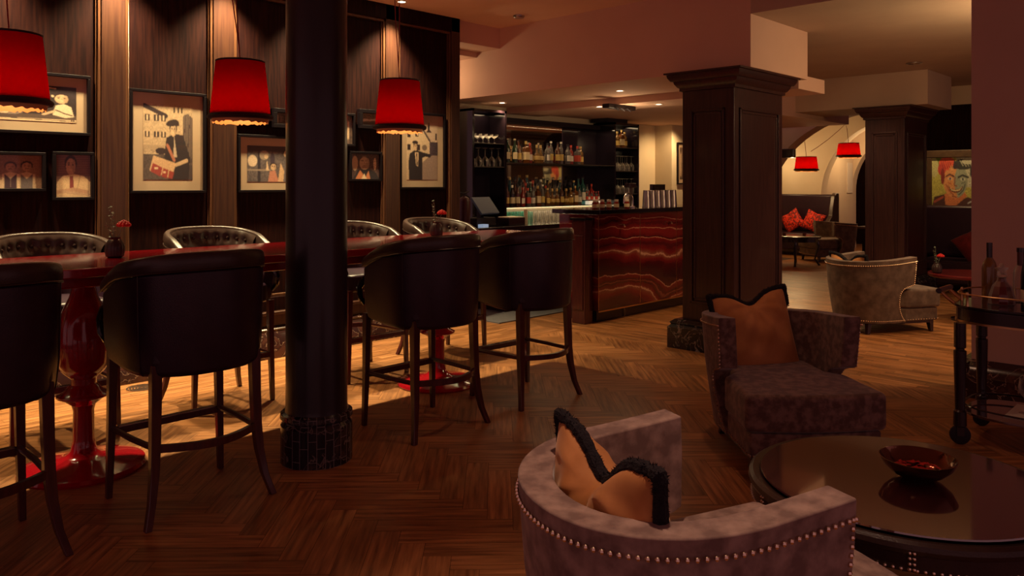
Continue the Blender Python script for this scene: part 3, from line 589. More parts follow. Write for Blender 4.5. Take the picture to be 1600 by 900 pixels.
def can_j():
    c = Canvas(80, 110, (.62, .44, .29)); c.poly([(.45, 1), (1, 1), (1, .5), (.78, .6)], (.52, .36, .26)); c.line([(.40, .98), (.74, .68)], .018, (.08, .05, .05)); c.line([(.02, .89), (.42, .905)], .006, DK)
    for x, y in ((.08, .78), (.33, .80), (.08, .56), (.38, .56)): c.rect(x - .05, y - .05, x + .05, y + .05, DK)
    c.rect(.32, .76, .36, .84, LT); c.rect(.74, .42, 1, .66, (.05, .03, .04)); c.noise(.8, 14, .7, .4, 1, .7); c.rect(.68, .86, .74, .96, DK); c.poly([(.62, .83), (.71, .90), (.8, .83)], DK); c.rect(.70, .93, .72, 1, DK); c.rect(.92, .7, .97, .82, DK); c.ell(.57, .56, .08, .05, (.2, .13, .1))
    c.poly([(.5, .02), (.5, .30), (.75, .42), (1, .43), (1, 0), (.5, 0)], (.30, .20, .16)); c.poly([(.08, 0), (.06, .3), (.1, .45), (.28, .52), (.5, .48), (.75, .40), (.75, .44), (.5, .38), (.50, 0)], (.022, .013, .018)); c.line([(.4, .46), (.74, .42)], .03, (.022, .013, .018)); c.poly([(.26, .47), (.30, .25), (.36, .23), (.38, .47)], LT); c.line([(.32, .45), (.33, .26)], .012, DK)
    face(c, .28, .58, .075); c.ell(.27, .645, .09, .03, DK); return c
def picture(name, x0, x1, z0, z1, canvas, label, matw=0, y=WY, fw=.022, black=True, dep=.035):
    W, H = x1 - x0, z1 - z0; root = empty(name, ((x0 + x1) / 2, y, (z0 + z1) / 2)); tag(root, label, 'picture', 'framed photographs on the panelled wall')
    f = B()
    for a in ((-W / 2, W / 2, H / 2 - fw, H / 2), (-W / 2, W / 2, -H / 2, -H / 2 + fw), (-W / 2, -W / 2 + fw, -H / 2 + fw, H / 2 - fw), (W / 2 - fw, W / 2, -H / 2 + fw, H / 2 - fw)): f.box(a[0], a[1], -dep, 0, a[2], a[3])
    f.build('frame', 'frameblk', root, bev=.003); iw, ih = W - 2 * fw, H - 2 * fw
    if matw: B().box(-iw / 2, iw / 2, -.010, -.002, -ih / 2, ih / 2).build('mat_board', 'paper', root)
    canvas.soft(1, .16, len(label)).mesh('print', root, iw - 2 * matw, ih - 2 * matw, -.0115)
    B().add([(-iw / 2, -.024, -ih / 2), (iw / 2, -.024, -ih / 2), (iw / 2, -.024, ih / 2), (-iw / 2, -.024, ih / 2)], [(0, 1, 2, 3)]).build('glass', 'pane', root)
    return root
picture('framed_photo', 1.36, 2.03, 1.855, 2.295, can_a(), 'wide framed photo of a woman leaning on a table, behind the left red lamp', .07)
picture('framed_photo', 1.36, 1.735, 1.45, 1.725, can_b(), 'small framed photo of men in waistcoats, cut by the left photo edge', 0)
picture('framed_photo', 1.78, 2.055, 1.385, 1.735, can_c(), 'small framed photo of a man in shirt and red tie with folded arms', 0)
picture('framed_photo', 2.305, 2.905, 1.43, 2.235, can_d(), 'large framed photo of a man in a beret holding a red box, between the lamps', .085)
picture('framed_photo', 3.18, 3.80, 1.43, 1.925, can_e(), 'wide framed photo of a group, partly hidden left of the round column', .07)
picture('framed_photo', 3.50, 3.76, 1.995, 2.165, can_s(1), 'tiny framed photo above the wide group photo beside the column', 0, fw=.035, dep=.05)
picture('framed_photo', 3.18, 3.46, 2.02, 2.30, can_s(3), 'small framed photo mostly hidden behind the middle red lamp', 0, fw=.03)
picture('framed_photo', 4.04, 4.36, 1.86, 2.17, can_s(4), 'framed photo strip hidden mostly behind the right side of the round column', 0)
picture('framed_photo', 4.40, 4.675, 2.035, 2.22, can_s(2), 'tiny framed landscape photo left of the right red lamp', 0, fw=.035, dep=.05)
picture('framed_photo', 4.30, 4.675, 1.53, 1.815, can_i(), 'small framed close portrait of an elderly person in an orange scarf', 0)
picture('framed_photo', 4.895, 5.50, 1.45, 2.235, can_j(), 'large framed photo of a man in a dark suit in a street, nearest the bar', .075)

# ------------------------------------------------------------------ pendants
def make_pendant(h=.33, r0=.143, r1=.178, m='shade'):
    root = empty('pendant_lamp')
    s = B().lathe([(r1 - .006, 0), (r0 - .004, h), (r0, h), (r1, 0)], 48, caps=False); s.build('lamp_shade', m, root)
    B().lathe([(r1 - .012, .012), (r1 + .013, -.004), (r1 + .018, -.014), (r1 + .012, -.026), (r1 - .004, -.028)], 48, caps=False).build('black_trim', 'blackm', root)
    B().lathe([(r0 + .001, h - .008), (r0 + .004, h), (r0 - .004, h + .004)], 48, caps=False).build('top_trim', 'blackm', root)
    fr_ = B(); n = 90
    vs = []; fs = []
    for k in range(n):
        a = 2 * PI * k / n; l = .012 + .012 * rnd.random(); c, q = math.cos(a), math.sin(a); vs += [((r1 - .012) * c, (r1 - .012) * q, -.012), ((r1 - .014) * c, (r1 - .014) * q, -.030 - l)]
    for k in range(n): j = (k + 1) % n; fs.append((2 * k, 2 * j, 2 * j + 1, 2 * k + 1))
    fr_.add(vs, fs); fr_.build('gold_fringe', 'gold_in', root)
    B().lathe([(.0, h * .92), (.012, h * .92), (.018, h * .75), (.018, h * .6), (.03, h * .5), (.035, h * .38), (.02, h * .28), (0, h * .26)], 12, caps=False).build('bulb', mat('bulb', (1, .8, .5), .5, emit=(1, .6, .3), es=6), root)
    w_ = B()
    for k in range(3): a = 2 * PI * k / 3; w_.tube([(0, 0, h * .93), (r0 * math.cos(a), r0 * math.sin(a), h - .004)], .002, 5)
    w_.build('spider', 'brass', root)
    return root
pd = make_pendant()
cordm = mat('red cord', (.22, .006, .008), .6)
for i, (x, lab) in enumerate(((1.10, 'left red pendant lamp, cut by the left photo edge'), (2.33, 'middle red pendant lamp, just left of the round column'), (3.56, 'right red pendant lamp, nearest the bar'))):
    o = pd if i == 0 else copy_tree(pd); o.location = (x, 4.55, 1.925); tag(o, lab, 'pendant lamp', 'red pendant lamps over the bar table')
    off = [-.03, -.07, .02][i]
    B().tube([(0, 0, .30), (-.006, .004, .42), (off * .7, .02, .75), (off, .03, 1.1), (off, .03, 1.345)], .0035, 6).build('cord', cordm, o)
    l = point((x, 4.55, 1.975), 2.8, (1, .5, .22), .03)

# ------------------------------------------------------------------ flower vases
def make_vase(k):
    root = empty('flower_vase')
    v = B(); n = 40; prof = [(.030, 0), (.042, .008), (.046, .035), (.044, .06), (.034, .085), (.026, .095), (.028, .104)]
    vs = []; fs = []
    for r, z in prof:
        for j in range(n): a = 2 * PI * j / n; rr = r * (1 + .05 * (j % 2)); vs.append((rr * math.cos(a), rr * math.sin(a), z))
    for i in range(len(prof) - 1):
        for j in range(n): fs.append((i * n + j, i * n + (j + 1) % n, (i + 1) * n + (j + 1) % n, (i + 1) * n + j))
    fs.append(tuple(range(n))[::-1]); v.add(vs, fs); v.build('vase', 'vase', root)
    dx, dy = .035, -.025
    B().tube([(0, 0, .03), (dx * .5, dy * .5, .12), (dx, dy, .165)], .002, 5).build('stem', 'leaf', root)
    f = B()
    for ring, (n_, rad, z) in enumerate(((1, 0, .01), (5, .010, .006), (8, .020, 0), (10, .027, -.008))):
        for j in range(n_): a = 2 * PI * j / n_ + ring; f.ball((dx + rad * math.cos(a), dy + rad * math.sin(a), .175 + z), .010, 6, 4, 1.0)
    f.build('flower', 'petal', root)
    for s_, (ax, ay, h) in enumerate(((-.02, .01, .20), (.0, .035, .17), (-.045, .0, .13))):
        pts = [(ax * t_ * 1.0, ay * t_, .06 + h * t_) for t_ in (0, .3, .6, .85, 1)]
        B().tube(pts, .0015, 4).build('stem', 'leaf', root); l = B()
        for q in range(7 if s_ < 2 else 5):
            t_ = .38 + .62 * q / 6; c = Vector((ax * t_, ay * t_, .06 + h * t_))
            for sd in (-1, 1):
                a = rnd.random() * 6; u = Vector((math.cos(a), math.sin(a), .3)) * .011 * sd; w_ = Vector((-math.sin(a), math.cos(a), .5)) * .007; l.add([c, c + u * .6 + w_, c + u * 1.3, c + u * .6 - w_], [(0, 1, 2, 3)])
        l.build('eucalyptus_leaves', 'leaf', root)
    return root
v = make_vase(0); v.location = (1.60, 4.55, 1.10); v.scale = (1.06,) * 3; tag(v, 'ribbed dark vase with red flower at the left end of the red table', 'flower vase', 'flower vases on the bar table')
v2 = copy_tree(v); v2.location = (3.97, 4.62, 1.10); v2.rotation_euler.z = .3; tag(v2, 'ribbed dark vase with red flower on the right half of the red table')

# ------------------------------------------------------------------ ceiling fittings
def downlight(x, y, z, label, group):
    root = empty('downlight', (x, y, z)); tag(root, label, 'ceiling light', group)
    B().lathe([(.052, -.001), (.052, -.006), (.038, -.008), (.036, -.001)], 24, caps=False).build('trim_ring', 'white', root)
    B().lathe([(0, -.004), (.036, -.004)], 24, caps=False).build('lamp_face', 'spotface', root); return root
for i, x in enumerate(WALLX):
    downlight(x, 6.04, 3.27, 'recessed downlight above the %s' % ['wall, outside the left edge', 'wide photo of the woman', 'left wall stile', 'second wall stile', 'hidden stile behind the column', 'large village street photo'][i], 'downlights along the panelled wall')
for i, (x, y) in enumerate(BARL[:5]):
    downlight(x, y, 2.519 if x < 7.52 else 2.439, ['recessed downlight over the left glass cabinet', 'left one of the cluster of downlights over the bar', 'downlight over the bar nearest the room', 'right downlight beside the black ceiling track', 'rightmost glowing downlight over the onyx bar'][i], 'downlights over the bar')
tag(B().lathe([(0, -.03), (.05, -.028), (.06, -.012), (.06, 0)], 24, caps=False).build('smoke_detector', 'steel', None, (6.0, 5.66, 3.27)), 'small round smoke detector on the ceiling near the large beam', 'smoke detector')
tag(B().lathe([(.09, -.003), (.09, -.012), (.07, -.014), (.06, -.003)], 24, caps=False).build('ceiling_ring', 'steel', None, (10.3, 3.1, 2.98)), 'small unlit ring fitting on the lounge ceiling', 'ceiling fitting')
tr = empty('ceiling_track', (7.62, 5.55, 2.44)); tag(tr, 'black track fitting with hanging heads on the bar ceiling', 'ceiling track')
B().box(-.27, .27, -.05, .05, -.05, 0).build('housing', 'blackm', tr, bev=.008)
for x in (-.12, 0, .12): B().tube([(x - .05, -.06, -.04), (x, -.075, -.07), (x + .05, -.06, -.04)], .01, 6).build('head', 'blackm', tr)

# ------------------------------------------------------------------ back bar
BY = 7.3
struct(B().box(6.2, 11.05, BY + .02, BY + .2, 0, 2.52).box(11.05, 12.9, BY - .3, BY + .2, 0, 2.52).build('wall_bar', 'cream', smooth=False))
def shelving(name, x0, x1, y0, y1, z0, z1, shelves, label):
    root = empty(name, ((x0 + x1) / 2, (y0 + y1) / 2, 0)); tag(root, label, 'shelf cabinet'); hx, hy = (x1 - x0) / 2, (y1 - y0) / 2
    c = B().box(-hx, -hx + .03, -hy, hy, z0, z1).box(hx - .03, hx, -hy, hy, z0, z1).box(-hx, hx, -hy, hy, z1 - .03, z1).box(-hx, hx, -hy, hy, z0, z0 + .03).box(-hx, hx, hy - .02, hy, z0, z1); c.build('carcass', 'black', root)
    for z in shelves: s = B().box(-hx + .03, hx - .03, -hy + .01, hy - .02, z - .012, z).build('shelf', 'shelfglass', root)
    return root
shelving('glass_cabinet', 6.50, 7.09, 6.9, 7.19, 1.012, 2.42, (1.72, 2.01), 'tall black gloss cabinet of glasses at the left end of the back bar')
shelving('glass_cabinet', 9.36, 9.98, 6.9, 7.29, 1.012, 2.41, (1.36, 1.70, 2.05), 'tall black gloss cabinet of bottles and glasses at the right end of the back bar')
tag(B().box(9.25, 9.75, 6.95, 7.25, 2.415, 2.50).build('vent_box', 'blackm'), 'black box on top of the right back bar cabinet', 'box')
bb = empty('back_bar', (8.22, 7.2, 0)); tag(bb, 'black back bar with mirror, glass shelves and lit glass niche', 'back bar')
B().box(-1.13, 1.14, -.04, .10, 2.31, 2.375).build('cornice', 'blackm', bb, bev=.004)
B().box(-1.13, .38, .06, .08, 1.23, 2.31).build('mirror', 'mirror', bb)
B().box(.38, 1.14, .05, .09, 1.23, 2.31).build('back_panel', 'black', bb)
B().box(-1.13, 1.14, .05, .09, .98, 1.23).build('niche_back', mat('niche back', (.30, .26, .2), .3), bb)
tag(B().box(7.09, 9.36, 6.9, 7.245, 1.765, 1.777).build('glass_shelf', 'shelfglass'), 'upper dark glass shelf of the back bar holding a row of bottles', 'shelf')
tag(B().box(7.09, 9.36, 6.9, 7.215, 1.200, 1.212).build('glass_shelf', 'shelfglass'), 'lower dark glass shelf of the back bar crowded with bottles', 'shelf')
B().box(-1.12, 1.12, .02, .045, 1.185, 1.199).build('led_strip', mat('led strip', (1, .8, .5), .5, emit=(1, .75, .42), es=7), bb)
area((8.22, 7.12, 1.19), 2.1, .06, 4, (1, .78, .45), (0, -.3, -1)); area((8.22, 7.0, 2.30), 2.1, .04, 5, (1, .7, .38), (0, -.1, -1))
area((9.67, 7.10, 2.37), .5, .1, 1.6, (1, .72, .4)); area((6.8, 7.10, 2.38), .4, .1, .8, (1, .72, .4))
kc = empty('back_counter', (7.6, 6.8, 0)); tag(kc, 'low black counter under the back bar shelves', 'counter')
B().box(-1.75, 2.4, -.45, .10, .965, 1.01).box(-.52, 1.7, .10, .48, .94, .979).build('counter_top', 'black', kc, bev=.006); B().box(-1.05, 2.38, -.40, .47, .0, .935).build('cabinet', 'panel', kc)
picture('framed_photo', 11.19, 11.65, 1.50, 2.19, can_s(1), 'dark framed picture on the wall behind the bar, half hidden by the pillar', .06, y=BY - .3)
fg = B()
for q_ in (.02, .04, .06, .08, .1): fg.lathe([(q_ - .006, .001), (q_ - .006, .005), (q_ + .004, .005), (q_ + .004, .001)], 28, caps=False)
tag(fg.build('floor_grille', 'steel', None, (2.29, 5.98, 0)), 'round ringed metal floor grille by the panelled wall', 'floor grille')
# ---- bottles and glasses
def bottle_mesh(kind, body, label, h=.30, r=.038, cap='black'):
    b_ = B(); P = {'wine': [(0, 0), (r * .95, 0), (r, .01), (r, h * .60), (r * .85, h * .68), (r * .36, h * .78), (r * .33, h * .93), (r * .4, h * .94), (r * .4, h * .97), (r * .3, h * .97)],
              'spirit': [(0, 0), (r * .95, 0), (r, .008), (r, h * .58), (r * .9, h * .66), (r * .5, h * .74), (r * .36, h * .80), (r * .36, h * .92)],
              'square': [(0, 0), (r * .95, 0), (r, .006), (r * 1.0, h * .66), (r * .8, h * .72), (r * .34, h * .76), (r * .34, h * .90)],
              'round': [(0, 0), (r * .8, 0), (r * 1.1, h * .18), (r * 1.15, h * .32), (r * .9, h * .46), (r * .4, h * .58), (r * .32, h * .88)],
              'tall': [(0, 0), (r * .8, 0), (r * .82, .01), (r * .86, h * .64), (r * .6, h * .74), (r * .34, h * .82), (r * .34, h * .95)]}[kind]
    n = 4 if kind == 'square' else 14
    b_.mi = 0
    if kind == 'square': 
        b_.lathe([(q * 1.25, z) for q, z in P], 4, caps=True)
    else: b_.lathe(P, n)
    zt = P[-1][1]; b_.mi = 2; b_.lathe([(r * .40, zt - .01), (r * .42, zt), (r * .42, h), (0, h)], 10)
    b_.mi = 1; q = 1.012
    if kind == 'square':
        b_.lathe([(r * 1.25 * q, h * .16), (r * 1.25 * q, h * .50)], 4, caps=False)
    elif kind == 'round': b_.lathe([(r * 1.12 * q, h * .20), (r * 1.165 * q, h * .32), (r * 1.06 * q, h * .40)], n, caps=False)
    else: nn = 7; b_.add([(r * q * math.cos(k_ * PI / 8 + rot_), r * q * math.sin(k_ * PI / 8 + rot_), z_) for rot_ in (0, PI) for z_ in (h * .16, h * .44) for k_ in range(nn)], [(o_ * 2 * nn + k_, o_ * 2 * nn + k_ + 1, o_ * 2 * nn + nn + k_ + 1, o_ * 2 * nn + nn + k_) for o_ in (0, 1) for k_ in range(nn - 1)])
    o = b_.build('spirit_bottle', [BOT[body], LABELM[label], M['blackm'] if cap == 'black' else LABELM[cap]]); return o
BK = [('spirit', 'brown', 'cream', .31, .040, 'black'), ('wine', 'green', 'cream', .31, .038, 'cream'), ('spirit', 'dark', 'cream', .30, .040, 'white'), ('wine', 'brown', 'yellow', .30, .037, 'black'), ('square', 'amber', 'cream', .29, .040, 'gold'),
      ('spirit', 'red', 'white', .27, .036, 'red'), ('round', 'golden', 'gold', .25, .040, 'gold'), ('tall', 'clear', 'yellow', .31, .036, 'white'), ('spirit', 'clear', 'white', .28, .038, 'black'), ('tall', 'blue', 'white', .33, .036, 'gold'),
      ('wine', 'teal', 'white', .35, .038, 'black'), ('square', 'dark', 'black', .28, .042, 'black'), ('spirit', 'golden', 'yellow', .26, .042, 'gold'), ('square', 'clear', 'red', .26, .038, 'red')]
BW = {'spirit': 'rounded', 'wine': 'sloped', 'square': 'square', 'round': 'bulbous', 'tall': 'slim'}
protos = {}
def bottle(k, loc, label, group, s=1, cat='bottle'):
    if k not in protos: protos[k] = o = bottle_mesh(*BK[k])
    else: o = protos[k].copy(); COL.objects.link(o)
    o.location = loc; o.rotation_euler.z = R(45) + rnd.uniform(-.2, .2) if BK[k][0] == 'square' else PI * 1.05 + rnd.uniform(-.5, .5); o.scale = (s, s, s)
    tag(o, label % (BW[BK[k][0]] + ' ' + BK[k][1]), cat, group); return o
order = [0, 1, 1, 3, 4, 5, 6, 6, 8, 7, 3, 7, 8, 5, 13, 12]
xs = np.linspace(7.15, 8.75, len(order))
for i, k in enumerate(order): bottle(k, (xs[i], 7.02 + .03 * (i % 2), 1.777), '%%s bottle, %s from the left on the upper back bar shelf' % ORD[i], 'bottles on the upper back bar shelf')
fr_o = [3, 2, 0, 5, 13, 8, 4, 7, 12, 6, 6, 3, 6, 12, 4, 8]; xs = np.linspace(7.16, 8.62, len(fr_o))
for i, k in enumerate(fr_o): bottle(k, (xs[i], 6.965, 1.212), '%%s bottle, %s from the left in the front lower row' % ORD[i], 'bottles in the front row of the lower shelf', .92)
bk_o = [0, 1, 9, 3, 8, 5, 1, 8, 7, 13, 8, 8, 9, 11, 11, 9, 10, 10, 8, 5]; xs = np.linspace(7.14, 9.05, len(bk_o))
for i, k in enumerate(bk_o): bottle(k, (xs[i], 7.09, 1.212), '%%s bottle, %s from the left in the second lower row' % ORD[i], 'bottles in the second row of the lower shelf', 1.04 + .05 * (i % 3))
bk2 = [8, 3, 1, 0, 8, 9, 5, 8, 1, 12, 8, 7, 11, 8]; xs = np.linspace(7.2, 8.7, len(bk2))
for i, k in enumerate(bk2): bottle(k, (xs[i], 7.19, 1.212), '%%s bottle, %s from the left in the rearmost lower row' % ORD[i], 'bottles in the rear row of the lower shelf', 1.25)
for i, (x, k) in enumerate(((9.44, 7), (9.56, 6), (9.67, 12), (9.78, 4), (9.86, 12))): bottle(k, (x, 7.08, 2.05), '%%s bottle, %s from the left atop the right cabinet shelves' % ORD[i], 'bottles on the top shelf of the right cabinet', .95)
# small jars on a lit stand
stn = tag(B().box(8.86, 9.20, 6.98, 7.12, 1.212, 1.26).build('display_stand', mat('lit stand', (.9, .8, .65), .4, emit=(1, .85, .6), es=.5), bev=.004), 'small pale display stand under small bottles on the lower shelf', 'stand')
for i in range(6): bottle(5 if i % 2 else 13, (8.89 + i * .055, 7.05, 1.26), '%%s miniature bottle, %s from the left on the pale display stand' % ORD[i], 'miniature bottles on the display stand', .52)
def glass_mesh(kind):
    if kind == 'wine_up': P = [(.034, 0), (.035, .002), (.006, .008), (.0035, .02), (.0035, .085), (.012, .095), (.033, .12), (.038, .15), (.030, .20)]
    if kind == 'wine_down': P = [(.030, 0), (.038, .05), (.033, .08), (.012, .105), (.0035, .115), (.0035, .19), (.006, .195), (.034, .201)]
    if kind == 'coupe': P = [(.034, 0), (.004, .008), (.004, .06), (.02, .07), (.046, .09), (.050, .11)]
    if kind == 'tumbler': P = [(0, 0), (.034, 0), (.036, .01), (.040, .13)]
    b_ = B(); b_.lathe(P, 16, caps=False); return b_
gp = {}
def glass(kind, loc, label, group, mm='clear', s=1, nm=None):
    key = (kind, mm)
    if key not in gp: o = gp[key] = glass_mesh(kind).build(nm or 'stemmed_glass', mm)
    else: o = gp[key].copy(); COL.objects.link(o)
    o.location = loc; o.scale = (s, s, s); tag(o, label, 'glass', group); return o
for i in range(10):
    glass('wine_down', (6.56 + (i % 5) * .115, 6.98 + .12 * (i // 5), 1.72), 'upturned stemmed glass, %s from left, %s row, left cabinet' % (ORD[i % 5], ['front', 'rear'][i // 5]), 'upturned glasses in the left cabinet', s=1.15)
for i in range(10):
    glass('coupe', (6.56 + (i % 5) * .095, 6.97 + .11 * (i // 5), 2.01), 'coupe glass, %s from left, %s row, top shelf of left cabinet' % (ORD[i % 5], ['front', 'rear'][i // 5]), 'coupes in the left cabinet', nm='coupe_glass')
for sh_, (z, nm_) in enumerate(((1.36, 'lower'), (1.70, 'middle'))):
    for i in range(10): glass('wine_down', (9.43 + (i % 5) * .115, 6.98 + .12 * (i // 5), z), 'upturned glass, %s from left, %s row, %s shelf of right cabinet' % (ORD[i % 5], ['front', 'rear'][i // 5], nm_), 'upturned glasses in the right cabinet', s=1.12)
for i in range(19):
    glass('tumbler', (7.16 + i * .083, 6.96, .98), 'tall tumbler, %s from the left in the front row of the lit niche' % ORD[i], 'tumblers in the lit niche', 'clear_g' if i < 6 else 'clear', 1.25, 'tumbler')
    glass('tumbler', (7.2 + i * .083, 7.08, .98), 'tall tumbler, %s from the left in the rear row of the lit niche' % ORD[i], 'tumblers in the lit niche', 'clear_g' if i < 6 else 'clear', 1.25, 'tumbler')

# ------------------------------------------------------------------ onyx bar
ob = empty('onyx_bar', (6.76, 5.2, 0)); tag(ob, 'bar counter clad in backlit looking banded red onyx with black top', 'bar counter')
B().box(0, 2.9, 0, .55, .13, 1.17).build('onyx_front', 'onyx', ob)
B().box(-.05, 3.0, -.06, .62, 1.175, 1.225).build('counter_top', 'black', ob, bev=.006)
B().box(.06, 2.85, .07, .5, 0, .13).build('plinth', 'ebony', ob)
s_ = B()
for x in (.001, .78, 1.55, 2.3): s_.box(x - .003, x + .003, -.004, .0, .14, 1.16)
s_.box(0, 2.9, -.012, -.001, .118, .132); s_.build('metal_strip', 'brass', ob)
s_ = B()
for x in (.42, 1.38): s_.tube([(x, -.001, 1.05), (x, -.035, 1.05), (x, -.045, 1.03)], .008, 8); s_.ball((x, -.045, 1.03), .012)
s_.build('coat_hook', 'chrome', ob)
for x in (.55, 1.95): B().box(x, x + .006, .05, .06, .0, .12).build('support_leg', 'steel', ob)
wg = empty('service_cabinet', (6.60, 5.55, 0)); tag(wg, 'dark wooden end cabinet between the bar and the red table', 'cabinet')
B().box(0, .14, -.29, -.11, 0, 1.11).build('body', 'mahog', wg, bev=.01); B().box(-.02, .145, -.31, -.10, 1.11, 1.14).build('top', 'black', wg, bev=.004)
B().box(-.012, 0, -.27, -.13, .15, .95).build('door', 'mahog', wg, bev=.004)
fm = B().box(6.0, 7.6, 5.95, 6.8, 0, .012); tag(fm.build('floor_mat', 'mat'), 'dark grey floor mat behind the red table by the bar', 'mat')
# jars, jug, tins, cups on the bar top
for i, (x, y, k) in enumerate(((6.80, 5.28, 5), (6.905, 5.26, 13), (6.935, 5.36, 5), (7.03, 5.26, 5), (7.14, 5.24, 13), (7.34, 5.24, 5))):
    o = B(); o.mi = 0; o.lathe([(0, 0), (.024, 0), (.026, .005), (.026, .06), (.02, .07), (.018, .075)], 14); o.mi = 1; o.lathe([(.0265, .018), (.0265, .05)], 14, caps=False); o.mi = 2; o.lathe([(.02, .072), (.021, .092), (0, .094)], 14)
    if i: o = jar0.copy(); COL.objects.link(o)
    else: o = jar0 = o.build('bitters_jar', [BOT['red'], LABELM['cream'], LABELM['white']])
    o.location = (x, y, 1.225); o.scale = (1.15,) * 3; tag(o, 'small orange red jar with pale lid, %s from the left on the bar top' % ORD[i], 'jar', 'small jars on the bar top')
jg = empty('water_tap', (7.62, 5.42, 1.225)); tag(jg, 'chrome loop tap standing on the bar top', 'tap')
B().tube([(0.09, 0, 0), (.09, 0, .08)] + [(.09 * math.cos(R(a)), 0, .08 + .09 * math.sin(R(a))) for a in range(15, 181, 15)] + [(-.09, 0, .05)], .009, 8).build('spout', 'chrome', jg); B().lathe([(.03, 0), (.03, .012), (.012, .02)], 16, (.09, 0, 0)).build('base', 'chrome', jg)
tag(B().lathe([(0, 0), (.03, 0), (.034, .03), (.028, .12), (.020, .13), (.02, .15), (0, .152)], 16).build('shaker', 'steel', None, (7.47, 5.33, 1.225)), 'narrow steel shaker beside the chrome tap on the bar', 'shaker')
cup = B().lathe([(.052, 0), (.054, .003), (.040, .20), (.034, .205), (0, .205)], 20, caps=False)
for i in range(6):
    if i == 0: o = c0 = cup.build('metal_cup', 'steel')
    else: o = c0.copy(); COL.objects.link(o)
    o.location = (7.88 + i * .115, 5.34, 1.225); tag(o, 'upturned tall metal cup, %s from the left on the bar near the pillar' % ORD[i], 'cup', 'upturned metal cups on the bar')
tag(B().box(8.42, 8.72, 5.62, 5.66, 1.225, 1.50).build('menu_board', 'ebony', bev=.003), 'small dark upright board behind the metal cups', 'board')
bs = empty('beer_tap', (8.35, 6.2, 0.0)); 
B().box(-.05, .05, -.04, .04, .98, 1.45).build('column', 'steel', bs, bev=.01); B().box(-.04, .12, -.05, .05, 1.45, 1.52).build('spout_block', 'ebony', bs, bev=.01)
bs.location = (9.5, 6.75, 0); tag(bs, 'steel dispenser column beside the right cabinet', 'dispenser')
# till and tray on the back counter
tl = empty('till', (6.42, 6.60, 1.01)); tl.rotation_euler.z = R(12); tag(tl, 'cash register screen tilted on its stand on the back counter', 'till')
B().box(-.20, .20, -.02, .20, 0, .10).build('cash_drawer', 'blackm', tl, bev=.01)
o = B().box(-.19, .19, -.012, .012, -.12, .12).build('monitor', 'screen', tl, (0, 0, .24), bev=.006); o.rotation_euler.x = R(-38)
B().box(-.03, .03, .04, .10, .1, .24).build('monitor_stand', 'blackm', tl)
B().box(-.19, -.08, -.10, -.03, .0, .03).build('lit_keypad', 'screenb', tl)
pt = empty('paper_tray', (6.86, 6.60, 1.01)); tag(pt, 'low box with papers beside the till', 'tray'); B().box(-.14, .14, -.10, .12, 0, .09).build('box', 'ebony', pt, bev=.004); B().box(-.12, .13, -.08, .10, .09, .10).build('papers', 'white', pt)
tag(B().box(7.085, 7.10, 6.55, 6.60, 1.01, 1.19).build('light_post', 'cream'), 'pale upright strip at the left end of the lit glass niche', 'trim piece')
fe = empty('fire_extinguisher', (6.09, 6.60, 1.07)); tag(fe, 'dark red fire extinguisher standing against the black cabinet side', 'fire extinguisher')
B().lathe([(.055, -.06), (.068, -.045), (.068, .24), (.05, .275), (.022, .29), (.02, .30)], 24).build('cylinder', 'extred', fe); B().tube([(0, 0, .29), (0, 0, .325), (.07, 0, .35)], .008, 6).tube([(0, 0, .325), (-.06, 0, .335)], .008, 6).build('handle', 'blackm', fe); B().tube([(.02, 0, .31), (.08, 0, .28), (.085, 0, .15), (.08, 0, .05)], .009, 6).build('hose', 'blackm', fe)

